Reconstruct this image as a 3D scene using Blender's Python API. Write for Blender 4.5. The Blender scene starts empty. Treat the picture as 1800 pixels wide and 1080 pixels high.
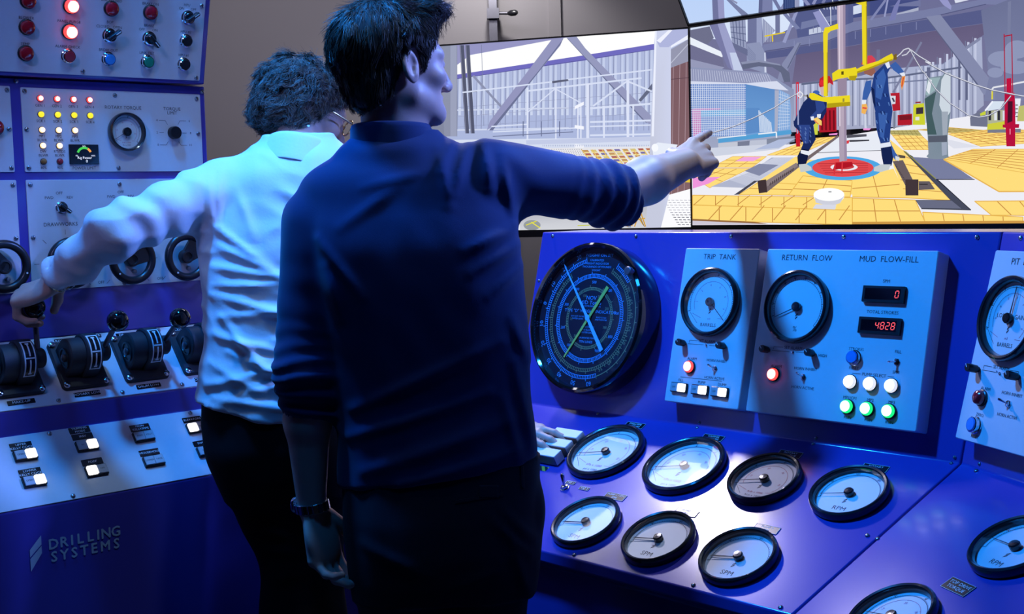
import bpy, bmesh, math, random
import numpy as np
from mathutils import Matrix, Vector

random.seed(7)
rng = np.random.default_rng(11)
S = bpy.context.scene
COL = S.collection
PI = math.pi
R = math.radians

# ------------------------------------------------------------------ camera
F_PX, CAM_H, PITCH, ROLL = 2270.0, 1.40, R(4.71), R(1.55)
cam_d = bpy.data.cameras.new('camera')
cam_d.sensor_fit = 'HORIZONTAL'
cam_d.sensor_width = 36.0
cam_d.lens = 36.0 * F_PX / 1800.0
cam_d.clip_start = 0.05
cam = bpy.data.objects.new('camera', cam_d)
COL.objects.link(cam)
cam.matrix_world = (Matrix.Translation((0, 0, CAM_H)) @ Matrix.Rotation(PI / 2 - PITCH, 4, 'X')
                    @ Matrix.Rotation(-ROLL, 4, 'Z'))
S.camera = cam

# ------------------------------------------------------------------ view + world
S.view_settings.view_transform = 'Standard'
S.view_settings.look = 'None'
S.view_settings.exposure = 0.0
S.view_settings.gamma = 1.0
S.view_settings.use_curve_mapping = False
wd = bpy.data.worlds.new('world')
S.world = wd
wd.use_nodes = True
wd.node_tree.nodes['Background'].inputs[0].default_value = (0.06, 0.06, 0.14, 1)
wd.node_tree.nodes['Background'].inputs[1].default_value = 0.16

# ------------------------------------------------------------------ lights
def aim(o, tgt):
    o.rotation_euler = (Vector(tgt) - o.location).to_track_quat('-Z', 'Y').to_euler()

def spot(name, loc, tgt, power, col, angle, radius=0.08, blend=0.5):
    d = bpy.data.lights.new(name, 'SPOT')
    d.energy = power; d.color = col; d.spot_size = R(angle); d.spot_blend = blend; d.shadow_soft_size = radius
    o = bpy.data.objects.new(name, d); COL.objects.link(o); o.location = loc; aim(o, tgt)
    return o

def area(name, loc, tgt, power, col, sx, sy):
    d = bpy.data.lights.new(name, 'AREA')
    d.shape = 'RECTANGLE'; d.size = sx; d.size_y = sy; d.energy = power; d.color = col
    o = bpy.data.objects.new(name, d); COL.objects.link(o); o.location = loc; aim(o, tgt)
    return o

BLUE = (0.01, 0.26, 1.0)
VIOLET = (0.42, 0.36, 1.0)
WHITE = (1.0, 0.93, 0.95)
spot('blue_flood_light', (-0.9, 2.55, 3.15), (0.35, 2.9, 0.95), 450, BLUE, 86, 0.10, 1.0)
spot('blue_fill_light', (-0.45, 1.75, 3.2), (-0.45, 2.85, 1.35), 40, BLUE, 62, 0.15, 0.8)  # added fill from the camera side, lifts the blouse back; no known fixture
spot('blue_front_light', (1.4, 2.75, 2.6), (-0.10, 2.62, 1.60), 330, (0.14, 0.27, 1.0), 30, 0.10, 0.8)
spot('pale_flood_light', (-0.05, 2.2, 3.2), (-0.50, 2.90, 1.40), 33, (0.60, 0.84, 1.0), 46, 0.10, 0.7)
spot('pale_arm_fill', (0.95, 3.45, 2.95), (0.27, 2.80, 1.44), 100, (0.70, 0.84, 1.0), 24, 0.06, 0.6)  # added spot to whiten the top of the pointing forearm
spot('back_spot_light', (-0.154, 4.209, 2.563), (0.42, 2.75, 0.85), 105, (0.80, 0.74, 1.0), 70, 0.085, 1.0)
spot('violet_flood_light', (-1.2, 0.7, 2.75), (-1.10, 3.1, 1.75), 54, (0.42, 0.44, 1.0), 42, 0.15, 0.7)
area('ceiling_light', (-0.8, 4.9, 3.15), (-0.8, 6.4, 1.2), 34, (0.92, 0.88, 1.0), 1.8, 0.8)
spot('wall_wash_lamp', (-0.06, 6.15, 2.62), (-0.06, 6.5, 2.2), 16, (1.0, 0.97, 0.95), 120, 0.03)

# ------------------------------------------------------------------ object helpers
WM = {}

def link(name, mesh, M=None, parent=None, mats=None):
    o = bpy.data.objects.new(name, mesh)
    COL.objects.link(o)
    M = Matrix(M) if M is not None else Matrix()
    WM[o] = M
    if parent is not None:
        o.parent = parent
        o.matrix_basis = WM[parent].inverted() @ M
    else:
        o.matrix_basis = M
    if mats and mesh is not None and not mesh.materials:
        for m in (mats if isinstance(mats, (list, tuple)) else [mats]):
            mesh.materials.append(m)
    return o

def tag(o, label=None, cat=None, group=None, kind=None):
    if label: o['label'] = label
    if cat: o['category'] = cat
    if group: o['group'] = group
    if kind: o['kind'] = kind
    return o

def thing(name, label, cat, loc=(0, 0, 0), group=None):
    return tag(link(name, None, Matrix.Translation(loc)), label, cat, group)

class G:
    """small mesh builder: vertices, faces, material index per face, smooth flag"""
    def __init__(s):
        s.v = []; s.f = []; s.m = []; s.s = []
    def add(s, vs, fs, mi=0, sm=False):
        b = len(s.v)
        s.v.extend([tuple(p) for p in vs])
        for f in fs:
            s.f.append([b + i for i in f]); s.m.append(mi); s.s.append(sm)
        return s
    def box(s, x0, x1, y0, y1, z0, z1, mi=0):
        vs = [(x, y, z) for z in (z0, z1) for y in (y0, y1) for x in (x0, x1)]
        return s.add(vs, [(0, 2, 3, 1), (4, 5, 7, 6), (0, 1, 5, 4), (2, 6, 7, 3), (0, 4, 6, 2), (1, 3, 7, 5)], mi)
    def plate(s, cx, cy, w, h, r, z0, z1, bev=0.0008, mi=0, seg=4):
        """rounded-rectangle slab with a bevelled top edge"""
        def ring(ins, z):
            rr = max(r - ins, 1e-5); pts = []
            for (sx, sy, a0) in ((1, 1, 0), (-1, 1, 90), (-1, -1, 180), (1, -1, 270)):
                ccx = cx + sx * (w / 2 - r); ccy = cy + sy * (h / 2 - r)
                for k in range(seg + 1):
                    a = R(a0 + 90 * k / seg)
                    pts.append((ccx + rr * math.cos(a), ccy + rr * math.sin(a), z))
            return pts
        n = 4 * (seg + 1)
        rings = [ring(0, z0), ring(0, z1 - bev), ring(bev, z1)]
        vs = sum(rings, []); fs = []
        for k in range(2):
            for i in range(n):
                j = (i + 1) % n
                fs.append((k * n + i, k * n + j, (k + 1) * n + j, (k + 1) * n + i))
        fs.append(tuple(range(2 * n, 3 * n))); fs.append(tuple(range(n - 1, -1, -1)))
        return s.add(vs, fs, mi)
    def lathe(s, prof, n=24, c=(0, 0, 0), mi=0, sm=True, cap=True):
        vs = []; fs = []
        for (r, z) in prof:
            for k in range(n):
                a = 2 * PI * k / n
                vs.append((c[0] + r * math.cos(a), c[1] + r * math.sin(a), c[2] + z))
        for j in range(len(prof) - 1):
            for k in range(n):
                k2 = (k + 1) % n
                fs.append((j * n + k, j * n + k2, (j + 1) * n + k2, (j + 1) * n + k))
        if cap:
            fs.append(tuple((len(prof) - 1) * n + k for k in range(n)))
            fs.append(tuple(range(n - 1, -1, -1)))
        return s.add(vs, fs, mi, sm)
    def tube(s, pts, rad, n=10, mi=0, sm=True, closed=False):
        pts = [Vector(p) for p in pts]; N = len(pts)
        rads = rad if isinstance(rad, (list, tuple)) else [rad] * N
        vs = []; up = None
        for i, p in enumerate(pts):
            if closed: t = pts[(i + 1) % N] - pts[i - 1]
            else: t = pts[min(i + 1, N - 1)] - pts[max(i - 1, 0)]
            t.normalize()
            if up is None: up = Vector((0, 0, 1)) if abs(t.z) < 0.9 else Vector((1, 0, 0))
            x = t.cross(up); x.normalize(); y = x.cross(t); y.normalize(); up = y
            for k in range(n):
                a = 2 * PI * k / n
                vs.append(p + (x * math.cos(a) + y * math.sin(a)) * rads[i])
        fs = []
        for i in range(N if closed else N - 1):
            for k in range(n):
                k2 = (k + 1) % n; j = (i + 1) % N
                fs.append((i * n + k, i * n + k2, j * n + k2, j * n + k))
        if not closed:
            fs.append(tuple(range(n - 1, -1, -1))); fs.append(tuple((N - 1) * n + k for k in range(n)))
        return s.add(vs, fs, mi, sm)
    def line(s, x0, y0, x1, y1, w, z=0.0, mi=0):
        d = math.hypot(x1 - x0, y1 - y0) or 1e-9
        nx, ny = -(y1 - y0) / d * w / 2, (x1 - x0) / d * w / 2
        return s.add([(x0 + nx, y0 + ny, z), (x0 - nx, y0 - ny, z), (x1 - nx, y1 - ny, z), (x1 + nx, y1 + ny, z)], [(0, 1, 2, 3)], mi)
    def arc(s, cx, cy, r, w, a0, a1, n=48, z=0.0, mi=0):
        vs = []
        for k in range(n + 1):
            a = R(a0 + (a1 - a0) * k / n)
            for rr in (r - w / 2, r + w / 2): vs.append((cx + rr * math.cos(a), cy + rr * math.sin(a), z))
        return s.add(vs, [(2 * k, 2 * k + 1, 2 * k + 3, 2 * k + 2) if a1 < a0 else (2 * k + 2, 2 * k + 3, 2 * k + 1, 2 * k) for k in range(n)], mi)
    def text(s, t, x, y, size, z=0.0, mi=0, align='CENTER', rot=0.0, sx=1.0):
        vs, fs = text_geo(t, align)
        c, q = math.cos(rot), math.sin(rot)
        return s.add([(x + (a * sx * c - b * q) * size, y + (a * sx * q + b * c) * size, z) for a, b in vs], fs, mi)
    def mesh(s, name, angle=35):
        me = bpy.data.meshes.new(name)
        me.from_pydata(s.v, [], s.f)
        me.polygons.foreach_set('material_index', s.m)
        me.polygons.foreach_set('use_smooth', s.s)
        me.update()
        if any(s.s): me.set_sharp_from_angle(angle=R(angle))
        return me

_txt = {}
def text_geo(t, align='CENTER'):
    k = (t, align)
    if k not in _txt:
        cu = bpy.data.curves.new('t', 'FONT')
        cu.body = t; cu.size = 1.0; cu.align_x = align; cu.align_y = 'CENTER'; cu.resolution_u = 2
        ob = bpy.data.objects.new('t', cu)
        me = bpy.data.meshes.new_from_object(ob)
        _txt[k] = ([(v.co.x, v.co.y) for v in me.vertices], [tuple(p.vertices) for p in me.polygons])
        bpy.data.objects.remove(ob); bpy.data.curves.remove(cu); bpy.data.meshes.remove(me)
    return _txt[k]

# ------------------------------------------------------------------ materials (all node based)
MATS = {}
def mat(name, col, rough=0.5, metal=0.0, emis=None, estr=1.0, noise=0.0, nscale=40.0, bump=0.0, bscale=200.0,
        coat=0.0, spec=0.5, sheen=0.0, sss=0.0, stretch=None):
    m = bpy.data.materials.new(name); m.use_nodes = True
    nt = m.node_tree; b = nt.nodes['Principled BSDF']
    b.inputs['Base Color'].default_value = (*col, 1)
    b.inputs['Roughness'].default_value = rough
    b.inputs['Metallic'].default_value = metal
    b.inputs['Specular IOR Level'].default_value = spec
    b.inputs['Coat Weight'].default_value = coat
    b.inputs['Coat Roughness'].default_value = 0.05
    if sheen: b.inputs['Sheen Weight'].default_value = sheen
    if sss:
        b.inputs['Subsurface Weight'].default_value = sss
        b.inputs['Subsurface Radius'].default_value = (0.012, 0.005, 0.003)
    if emis:
        b.inputs['Emission Color'].default_value = (*emis, 1)
        b.inputs['Emission Strength'].default_value = estr
    if noise or bump:
        tc = nt.nodes.new('ShaderNodeTexCoord')
        src = tc.outputs['Object']
        if stretch:
            mp = nt.nodes.new('ShaderNodeMapping'); mp.inputs['Scale'].default_value = stretch
            nt.links.new(src, mp.inputs['Vector']); src = mp.outputs[0]
    if noise:
        n = nt.nodes.new('ShaderNodeTexNoise'); n.inputs['Scale'].default_value = nscale; n.inputs['Detail'].default_value = 5
        nt.links.new(src, n.inputs['Vector'])
        hsv = nt.nodes.new('ShaderNodeHueSaturation'); hsv.inputs['Color'].default_value = (*col, 1)
        mr = nt.nodes.new('ShaderNodeMapRange'); mr.inputs[3].default_value = 1 - noise; mr.inputs[4].default_value = 1 + noise
        nt.links.new(n.outputs['Fac'], mr.inputs[0]); nt.links.new(mr.outputs[0], hsv.inputs['Value'])
        nt.links.new(hsv.outputs[0], b.inputs['Base Color'])
    if bump:
        n2 = nt.nodes.new('ShaderNodeTexNoise'); n2.inputs['Scale'].default_value = bscale; n2.inputs['Detail'].default_value = 3
        nt.links.new(src, n2.inputs['Vector'])
        bp = nt.nodes.new('ShaderNodeBump'); bp.inputs['Strength'].default_value = bump; bp.inputs['Distance'].default_value = 0.001
        nt.links.new(n2.outputs['Fac'], bp.inputs['Height']); nt.links.new(bp.outputs[0], b.inputs['Normal'])
    MATS[name] = m
    return m

mat('console_blue', (0.080, 0.060, 0.38), 0.19, noise=0.06, nscale=6, bump=0.03, bscale=420, coat=0.1, spec=0.7)
mat('panel_grey', (0.66, 0.66, 0.70), 0.5, noise=0.03, nscale=90, bump=0.10, bscale=900)
mat('box_grey', (0.70, 0.71, 0.74), 0.45, noise=0.03, nscale=60, bump=0.12, bscale=700)
mat('black_plastic', (0.012, 0.012, 0.016), 0.32, noise=0.1, nscale=50)
mat('black_satin', (0.014, 0.014, 0.018), 0.22, coat=0.3, noise=0.1, nscale=50)
mat('cast_black', (0.02, 0.022, 0.03), 0.55, noise=0.15, nscale=60, bump=0.25, bscale=400)
mat('gloss_black', (0.006, 0.006, 0.008), 0.06, coat=0.6, noise=0.05)
mat('chrome', (0.75, 0.76, 0.8), 0.14, 1.0, noise=0.05)
mat('steel', (0.42, 0.42, 0.46), 0.35, 1.0, noise=0.1, nscale=80)
mat('dark_steel', (0.16, 0.16, 0.19), 0.42, 0.8, noise=0.1, nscale=80)
mat('dial_white', (0.80, 0.82, 0.84), 0.55, noise=0.01)
mat('dial_black', (0.006, 0.006, 0.02), 0.5, noise=0.05)
mat('ink', (0.03, 0.03, 0.04), 0.6, noise=0.05)
mat('ink_grey', (0.22, 0.23, 0.30), 0.6, noise=0.05)
mat('ink_red', (0.55, 0.16, 0.22), 0.6, noise=0.05)
mat('plate_black', (0.008, 0.008, 0.012), 0.25, coat=0.3, noise=0.05)
mat('plate_text', (0.8, 0.82, 0.85), 0.5, noise=0.02)
mat('dial_cyan', (0.10, 0.42, 0.85), 0.5, noise=0.03)
mat('dial_olive', (0.36, 0.33, 0.16), 0.5, noise=0.03)
mat('pointer_cyan', (0.22, 0.62, 1.0), 0.45, noise=0.03)
mat('pointer_olive', (0.62, 0.66, 0.12), 0.45, noise=0.03)
mat('lens_red', (0.42, 0.01, 0.02), 0.18, coat=0.5, noise=0.05)
mat('lens_red_lit', (0.5, 0.02, 0.02), 0.3, emis=(1.0, 0.045, 0.04), estr=2.2, noise=0.02)
mat('hot_red', (0.9, 0.7, 0.6), 0.3, emis=(1.0, 0.78, 0.62), estr=1.7, noise=0.02)
mat('hot_white', (0.9, 0.9, 0.9), 0.3, emis=(1.0, 0.96, 0.88), estr=2.4, noise=0.02)
mat('hot_green', (0.8, 0.9, 0.8), 0.3, emis=(0.80, 1.0, 0.82), estr=1.6, noise=0.02)
mat('lens_green_lit', (0.02, 0.5, 0.1), 0.3, emis=(0.01, 0.75, 0.16), estr=1.4, noise=0.02)
mat('lens_white', (0.8, 0.8, 0.8), 0.35, emis=(0.9, 0.86, 0.85), estr=0.8, noise=0.02)
mat('lens_yellow_lit', (0.7, 0.6, 0.02), 0.3, emis=(0.95, 0.72, 0.02), estr=1.1, noise=0.02)
mat('lens_amber_lit', (0.8, 0.5, 0.2), 0.3, emis=(1.0, 0.62, 0.30), estr=1.3, noise=0.02)
mat('lens_amber', (0.35, 0.14, 0.03), 0.3, noise=0.05)
mat('cap_blue', (0.03, 0.30, 0.80), 0.35, noise=0.05)
mat('cap_green', (0.01, 0.28, 0.16), 0.35, noise=0.05)
mat('cap_red', (0.40, 0.015, 0.03), 0.35, noise=0.05)
mat('cap_grey', (0.5, 0.5, 0.52), 0.4, noise=0.05)
mat('led_red', (0.1, 0, 0), 0.4, emis=(1.0, 0.10, 0.12), estr=1.3, noise=0.02)
mat('display_black', (0.012, 0.004, 0.006), 0.12, coat=0.4, noise=0.05)
mat('lcd_green', (0.02, 0.2, 0.02), 0.4, emis=(0.06, 0.55, 0.06), estr=1.0, noise=0.02)
mat('lcd_orange', (0.2, 0.1, 0.02), 0.4, emis=(0.9, 0.35, 0.05), estr=1.0, noise=0.02)
mat('lcd_white', (0.5, 0.5, 0.5), 0.4, emis=(0.9, 0.9, 0.9), estr=1.0, noise=0.02)
mat('wall_grey', (0.27, 0.255, 0.27), 0.85, noise=0.03, nscale=3, bump=0.05, bscale=300)
mat('floor_dark', (0.03, 0.03, 0.035), 0.6, noise=0.2, nscale=25, bump=0.2, bscale=120)
mat('ceiling_dark', (0.10, 0.10, 0.11), 0.9, noise=0.05)
mat('tape_yellow', (0.65, 0.5, 0.04), 0.5, noise=0.05)
mat('logo_ink', (0.42, 0.50, 0.62), 0.5, noise=0.03)
mat('key_white', (0.82, 0.82, 0.84), 0.4, noise=0.02)
mat('display_bezel', (0.006, 0.006, 0.007), 0.35, noise=0.1)

def glass_mat():
    m = bpy.data.materials.new('dial_glass'); m.use_nodes = True
    nt = m.node_tree; nt.nodes.clear()
    out = nt.nodes.new('ShaderNodeOutputMaterial'); mx = nt.nodes.new('ShaderNodeMixShader')
    tr = nt.nodes.new('ShaderNodeBsdfTransparent'); gl = nt.nodes.new('ShaderNodeBsdfGlossy')
    gl.inputs['Roughness'].default_value = 0.03
    lw = nt.nodes.new('ShaderNodeLayerWeight'); lw.inputs['Blend'].default_value = 0.5
    pw = nt.nodes.new('ShaderNodeMath'); pw.operation = 'POWER'; pw.inputs[1].default_value = 5.0
    mr = nt.nodes.new('ShaderNodeMapRange'); mr.inputs[3].default_value = 0.045; mr.inputs[4].default_value = 1.0
    nt.links.new(lw.outputs['Facing'], pw.inputs[0]); nt.links.new(pw.outputs[0], mr.inputs[0])
    nt.links.new(mr.outputs[0], mx.inputs[0]); nt.links.new(tr.outputs[0], mx.inputs[1])
    nt.links.new(gl.outputs[0], mx.inputs[2]); nt.links.new(mx.outputs[0], out.inputs[0])
    MATS['dial_glass'] = m
glass_mat()

def strip_mat(name):
    """yellow and black hazard stripes"""
    m = bpy.data.materials.new(name); m.use_nodes = True
    nt = m.node_tree; b = nt.nodes['Principled BSDF']
    tc = nt.nodes.new('ShaderNodeTexCoord'); w = nt.nodes.new('ShaderNodeTexWave'); w.inputs['Scale'].default_value = 30
    w.bands_direction = 'DIAGONAL'
    cr = nt.nodes.new('ShaderNodeValToRGB'); cr.color_ramp.interpolation = 'CONSTANT'
    cr.color_ramp.elements[0].color = (0.01, 0.01, 0.01, 1); cr.color_ramp.elements[1].position = 0.5
    cr.color_ramp.elements[1].color = (0.6, 0.45, 0.04, 1)
    nt.links.new(tc.outputs['Object'], w.inputs['Vector']); nt.links.new(w.outputs['Fac'], cr.inputs[0])
    nt.links.new(cr.outputs[0], b.inputs['Base Color'])
    MATS[name] = m
strip_mat('hazard')

# ------------------------------------------------------------------ frames of the sloping faces
UP = Vector((0, 0, 1))
def azv(a): return Vector((math.sin(R(a)), math.cos(R(a)), 0))
class Frame:
    def __init__(s, o, u, nh, tilt):
        s.o = Vector(o); s.u = u; t = R(tilt)
        s.n = nh * math.cos(t) + UP * math.sin(t)
        s.v = UP * math.cos(t) - nh * math.sin(t)
        s.M = Matrix(((s.u.x, s.v.x, s.n.x, s.o.x), (s.u.y, s.v.y, s.n.y, s.o.y), (s.u.z, s.v.z, s.n.z, s.o.z), (0, 0, 0, 1)))
    def at(s, a, b, h=0.0, rot=0.0):
        return s.M @ Matrix.Translation((a, b, h)) @ Matrix.Rotation(rot, 4, 'Z')
    def w(s, a, b, h=0.0): return s.M @ Vector((a, b, h))

UR = -azv(-42.8); NR = Vector((UR.y, -UR.x, 0))           # right console: along, towards operator
UL = azv(47.2); NL = Vector((UL.y, -UL.x, 0))             # left console
UR2 = -azv(-15.8); NR2 = Vector((UR2.y, -UR2.x, 0))       # right console, nearer wing
BP = Frame((0.5041, 3.0797, 1.1385), UR, NR, 14)
BOX = Frame(BP.w(0, 0, 0.045), UR, NR, 14)
DASH = Frame((0.4513, 3.0308, 0.8499), UR, NR, 62)
BP2 = Frame((0.8915, 2.5553, 0.8499), UR2, NR2, 14)
BOX2 = Frame(BP2.w(0, 0, 0.045), UR2, NR2, 14)
DASH2 = Frame((0.8915, 2.5553, 0.8499), UR2, NR2, 62)
L2 = Frame((-0.993, 3.0786, 1.1091), UL, NL, 0)
P3 = Frame((-1.0007, 3.0, 1.0465), UL, NL, 40)
P4 = Frame((-0.9614, 2.946, 0.9123), UL, NL, 40)
FAS = Frame((-0.9279, 2.8168, 0.7722), UL, NL, 0)
UB = Frame((-0.7461, 3.2732, 1.7137), UL, NL, -14)

# ------------------------------------------------------------------ room
def slab(name, M, w, h, th, m):
    g = G().box(-w / 2, w / 2, -h / 2, h / 2, -th, 0)
    return tag(link(name, g.mesh(name), M, None, MATS[m]), kind='structure')
slab('floor', Matrix.Translation((0, 2.4, 0)), 9.0, 8.6, 0.1, 'floor_dark')
slab('ceiling', Matrix.Translation((0, 2.4, 3.3)) @ Matrix.Rotation(PI, 4, 'X'), 9.0, 8.6, 0.1, 'ceiling_dark')
slab('wall_back', Matrix.Translation((0, 6.6, 1.65)) @ Matrix.Rotation(PI / 2, 4, 'X'), 9.0, 3.3, 0.1, 'wall_grey')
slab('wall_front', Matrix.Translation((0, -1.8, 1.65)) @ Matrix.Rotation(-PI / 2, 4, 'X'), 9.0, 3.3, 0.1, 'wall_grey')
slab('wall_left', Matrix.Translation((-4.4, 2.4, 1.65)) @ Matrix.Rotation(PI / 2, 4, 'Y'), 3.3, 8.6, 0.1, 'wall_grey')
slab('wall_right', Matrix.Translation((4.4, 2.4, 1.65)) @ Matrix.Rotation(-PI / 2, 4, 'Y'), 3.3, 8.6, 0.1, 'wall_grey')
# ------------------------------------------------------------------ instrument builders
CACHE = {}
def cached(key, fn):
    if key not in CACHE: CACHE[key] = fn()
    return CACHE[key]

def screw(parent, fr, a, b, h=0.0, r=0.0055, m='steel'):
    def mk():
        g = G().lathe([(r, 0), (r, r * .25), (r * .8, r * .55), (r * .45, r * .72), (0.0001, r * .75)], 12)
        g.box(-r * .75, r * .75, -r * .12, r * .12, r * .45, r * .8, 1)
        return g.mesh('screw')
    me = cached(('screw', r, m), mk)
    return link('screw', me, fr.at(a, b, h, random.uniform(0, 3)), parent, [MATS[m], MATS['ink']])

def panel(parent, fr, x0, x1, y0, y1, screws=(), m='panel_grey', th=0.003, texts=(), lines=(), name='panel', sz=0.011, h=0.0, ink='ink'):
    g = G().plate((x0 + x1) / 2, (y0 + y1) / 2, x1 - x0, y1 - y0, 0.003, 0, th, 0.0006)
    p = link(name, g.mesh(name), fr.at(0, 0, h), parent, MATS[m])
    for (a, b) in screws: screw(p, fr, a, b, h + th)
    lettering(p, fr, texts, lines, h + th + 0.0003, sz, ink)
    return p

def lettering(p, fr, texts, lines, h, sz=0.011, ink='ink'):
    if not texts and not lines: return
    g = G()
    for t in texts: g.text(t[0], t[1], t[2], t[3] if len(t) > 3 else sz, align=t[4] if len(t) > 4 else 'CENTER')
    for l in lines: g.line(*l[:4], l[4] if len(l) > 4 else 0.0009)
    return tag(link('lettering', g.mesh('lettering'), fr.at(0, 0, h), p, MATS[ink]), kind='stuff')

def lamp(parent, fr, a, b, r, lens, hot=None, h=0.003, name='indicator_lamp', bez='black_plastic', hgt=1.0):
    me = cached(('lampb', r, bez), lambda: G().lathe([(r * 1.1, 0), (r * 1.1, r * .3), (r * .98, r * .38), (r * .9, r * .3)], 24).mesh('lamp'))
    o = link(name, me, fr.at(a, b, h), parent, MATS[bez])
    def mk():
        if hot:
            g = G().lathe([(r * .96, 0), (r * .96, r * .5 * hgt), (r * .88, r * .72 * hgt), (r * .78, r * .8 * hgt)], 24, cap=False)
            g.lathe([(r * .78, r * .8 * hgt), (r * .5, r * .92 * hgt), (0.0001, r * .97 * hgt)], 24, mi=1, cap=False)
        else:
            g = G().lathe([(r * .96, 0), (r * .96, r * .5 * hgt), (r * .88, r * .72 * hgt), (r * .6, r * .9 * hgt), (r * .3, r * .97 * hgt), (0.0001, r * hgt)], 24, cap=False)
        return g.mesh('lens')
    link('lens', cached(('lens', r, lens, hot, hgt), mk), fr.at(a, b, h), o, [MATS[lens]] + ([MATS[hot]] if hot else []))
    return o

def push_button(parent, fr, a, b, r, cap, h=0.003):
    me = cached(('pbc', r), lambda: G().lathe([(r * 1.12, 0), (r * 1.12, r * .18), (r, r * .28), (r, r * .75), (r * .9, r * .85), (r * .82, r * .75), (r * .82, r * .5)], 28).mesh('collar'))
    o = link('push_button', me, fr.at(a, b, h), parent, MATS['chrome'])
    me = cached(('pbk', r, cap), lambda: G().lathe([(r * .8, r * .3), (r * .8, r * .85), (r * .74, r * .95), (0.0001, r * .97)], 24, cap=False).mesh('cap'))
    link('button_cap', me, fr.at(a, b, h), o, MATS[cap])
    return o

def selector(parent, fr, a, b, ang, r=0.0125, h=0.003):
    me = cached(('selc', r), lambda: G().lathe([(r * 1.15, 0), (r * 1.15, r * .2), (r, r * .3), (r, r * .7), (r * .9, r * .75)], 28).mesh('collar'))
    o = link('selector_switch', me, fr.at(a, b, h), parent, MATS['chrome'])
    def mk():
        g = G().lathe([(r * .86, r * .6), (r * .86, r * 1.0), (r * .8, r * 1.08), (0.0001, r * 1.1)], 24, cap=False)
        g.plate(r * .35, 0, r * 2.5, r * .62, r * .2, r * 1.0, r * 1.75, r * .12)
        g.box(r * .5, r * 1.45, -r * .07, r * .07, r * 1.74, r * 1.78, 1)
        return g.mesh('handle')
    link('handle', cached(('selh', r), mk), fr.at(a, b, h, R(ang)), o, [MATS['black_satin'], MATS['plate_text']])
    return o

def toggle(parent, fr, a, b, ang, s=1.0, h=0.003, tilt=28, size_nut=0.0065):
    me = cached(('togn', s), lambda: G().lathe([(.0075 * s, 0), (.0075 * s, .002 * s), (.0055 * s, .0022 * s), (.0055 * s, .005 * s), (.0035 * s, .0055 * s)], 6).mesh('nut'))
    o = link('toggle_switch', me, fr.at(a, b, h), parent, MATS['chrome'])
    me = cached(('togl', s), lambda: G().lathe([(.0016 * s, 0), (.0022 * s, .008 * s), (.0028 * s, .017 * s), (.002 * s, .0195 * s), (.0003, .02 * s)], 12).mesh('bat'))
    M = fr.at(a, b, h + .003 * s, R(ang)) @ Matrix.Rotation(R(tilt), 4, 'Y')
    link('toggle_lever', me, M, o, MATS['chrome'])
    return o

def alarm_knob(parent, fr, a, b, h=0.0):
    """stubby black knob standing out of the panel"""
    me = cached('aknob', lambda: G().lathe([(.0055, 0), (.0055, .004), (.0078, .005), (.0085, .024), (.0075, .0265), (.0001, .027)], 18).mesh('setting_knob'))
    o = link('setting_knob', me, fr.at(a, b, h), parent, MATS['black_plastic'])
    me = cached('aknobl', lambda: G().box(-.0006, .0006, 0, .0084, .0266, .0275).mesh('pointer_line'))
    link('pointer_line', me, fr.at(a, b, h, R(40)), o, MATS['plate_text'])
    return o

def rect_button(parent, fr, a, b, lit=None, h=0.003, w=0.050, d=0.030, texts=('', '')):
    me = cached(('rbf', w, d), lambda: G().plate(0, 0, w, d, .002, 0, .007, .001).mesh('frame'))
    o = link('illuminated_button', me, fr.at(a, b, h), parent, MATS['black_plastic'])
    for i, s in enumerate((-1, 1)):
        on = (lit == i)
        me = cached(('rbc', w, d, on), lambda: G().plate(0, 0, w * .455, d * .84, .003 if on else .0008, .004, .0115 if on else .010, .0012).mesh('button_cap'))
        c = link('button_cap', me, fr.at(a + s * w * .235, b, h), o, MATS['hot_white' if on else 'cap_grey'])
        if texts[i]:
            g = G().text(texts[i], 0, 0, 0.006)
            link('lettering', g.mesh('lettering'), fr.at(a + s * w * .235, b, h + .0103), c if False else o, MATS['ink'])
    return o

def nameplate(parent, fr, a, b, lines_, w=0.056, d=0.019, h=0.003, sz=0.0085, m='plate_black', rim=False):
    me = cached(('np', w, d), lambda: G().plate(0, 0, w, d, .001, 0, .0015, .0004).mesh('nameplate'))
    o = link('nameplate', me if m == 'plate_black' else me.copy(), fr.at(a, b, h), parent, None)
    if not o.data.materials: o.data.materials.append(MATS[m])
    g = G()
    k = len(lines_)
    for i, t in enumerate(lines_): g.text(t, 0, ((k - 1) / 2 - i) * sz * 1.05, sz, sx=1.1)
    if rim:
        for (x0, y0, x1, y1) in ((-1, -1, 1, -1), (-1, 1, 1, 1), (-1, -1, -1, 1), (1, -1, 1, 1)):
            g.line(x0 * w * .49, y0 * d * .48, x1 * w * .49, y1 * d * .48, .0007)
    link('lettering', g.mesh('lettering'), fr.at(a, b, h + .0018), o, MATS['plate_text'])
    return o

def slash_mark(g, x, y, s, z=0.0, mi=0):
    """two stacked slanted bars, the maker's mark"""
    for k in (0, 1):
        yy = y - k * s * .62
        g.add([(x - s * .28, yy - s * .45, z), (x + s * .28, yy + s * .1, z), (x + s * .28, yy + s * .5, z), (x - s * .28, yy - s * .05, z)], [(0, 1, 2, 3)], mi)

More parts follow.
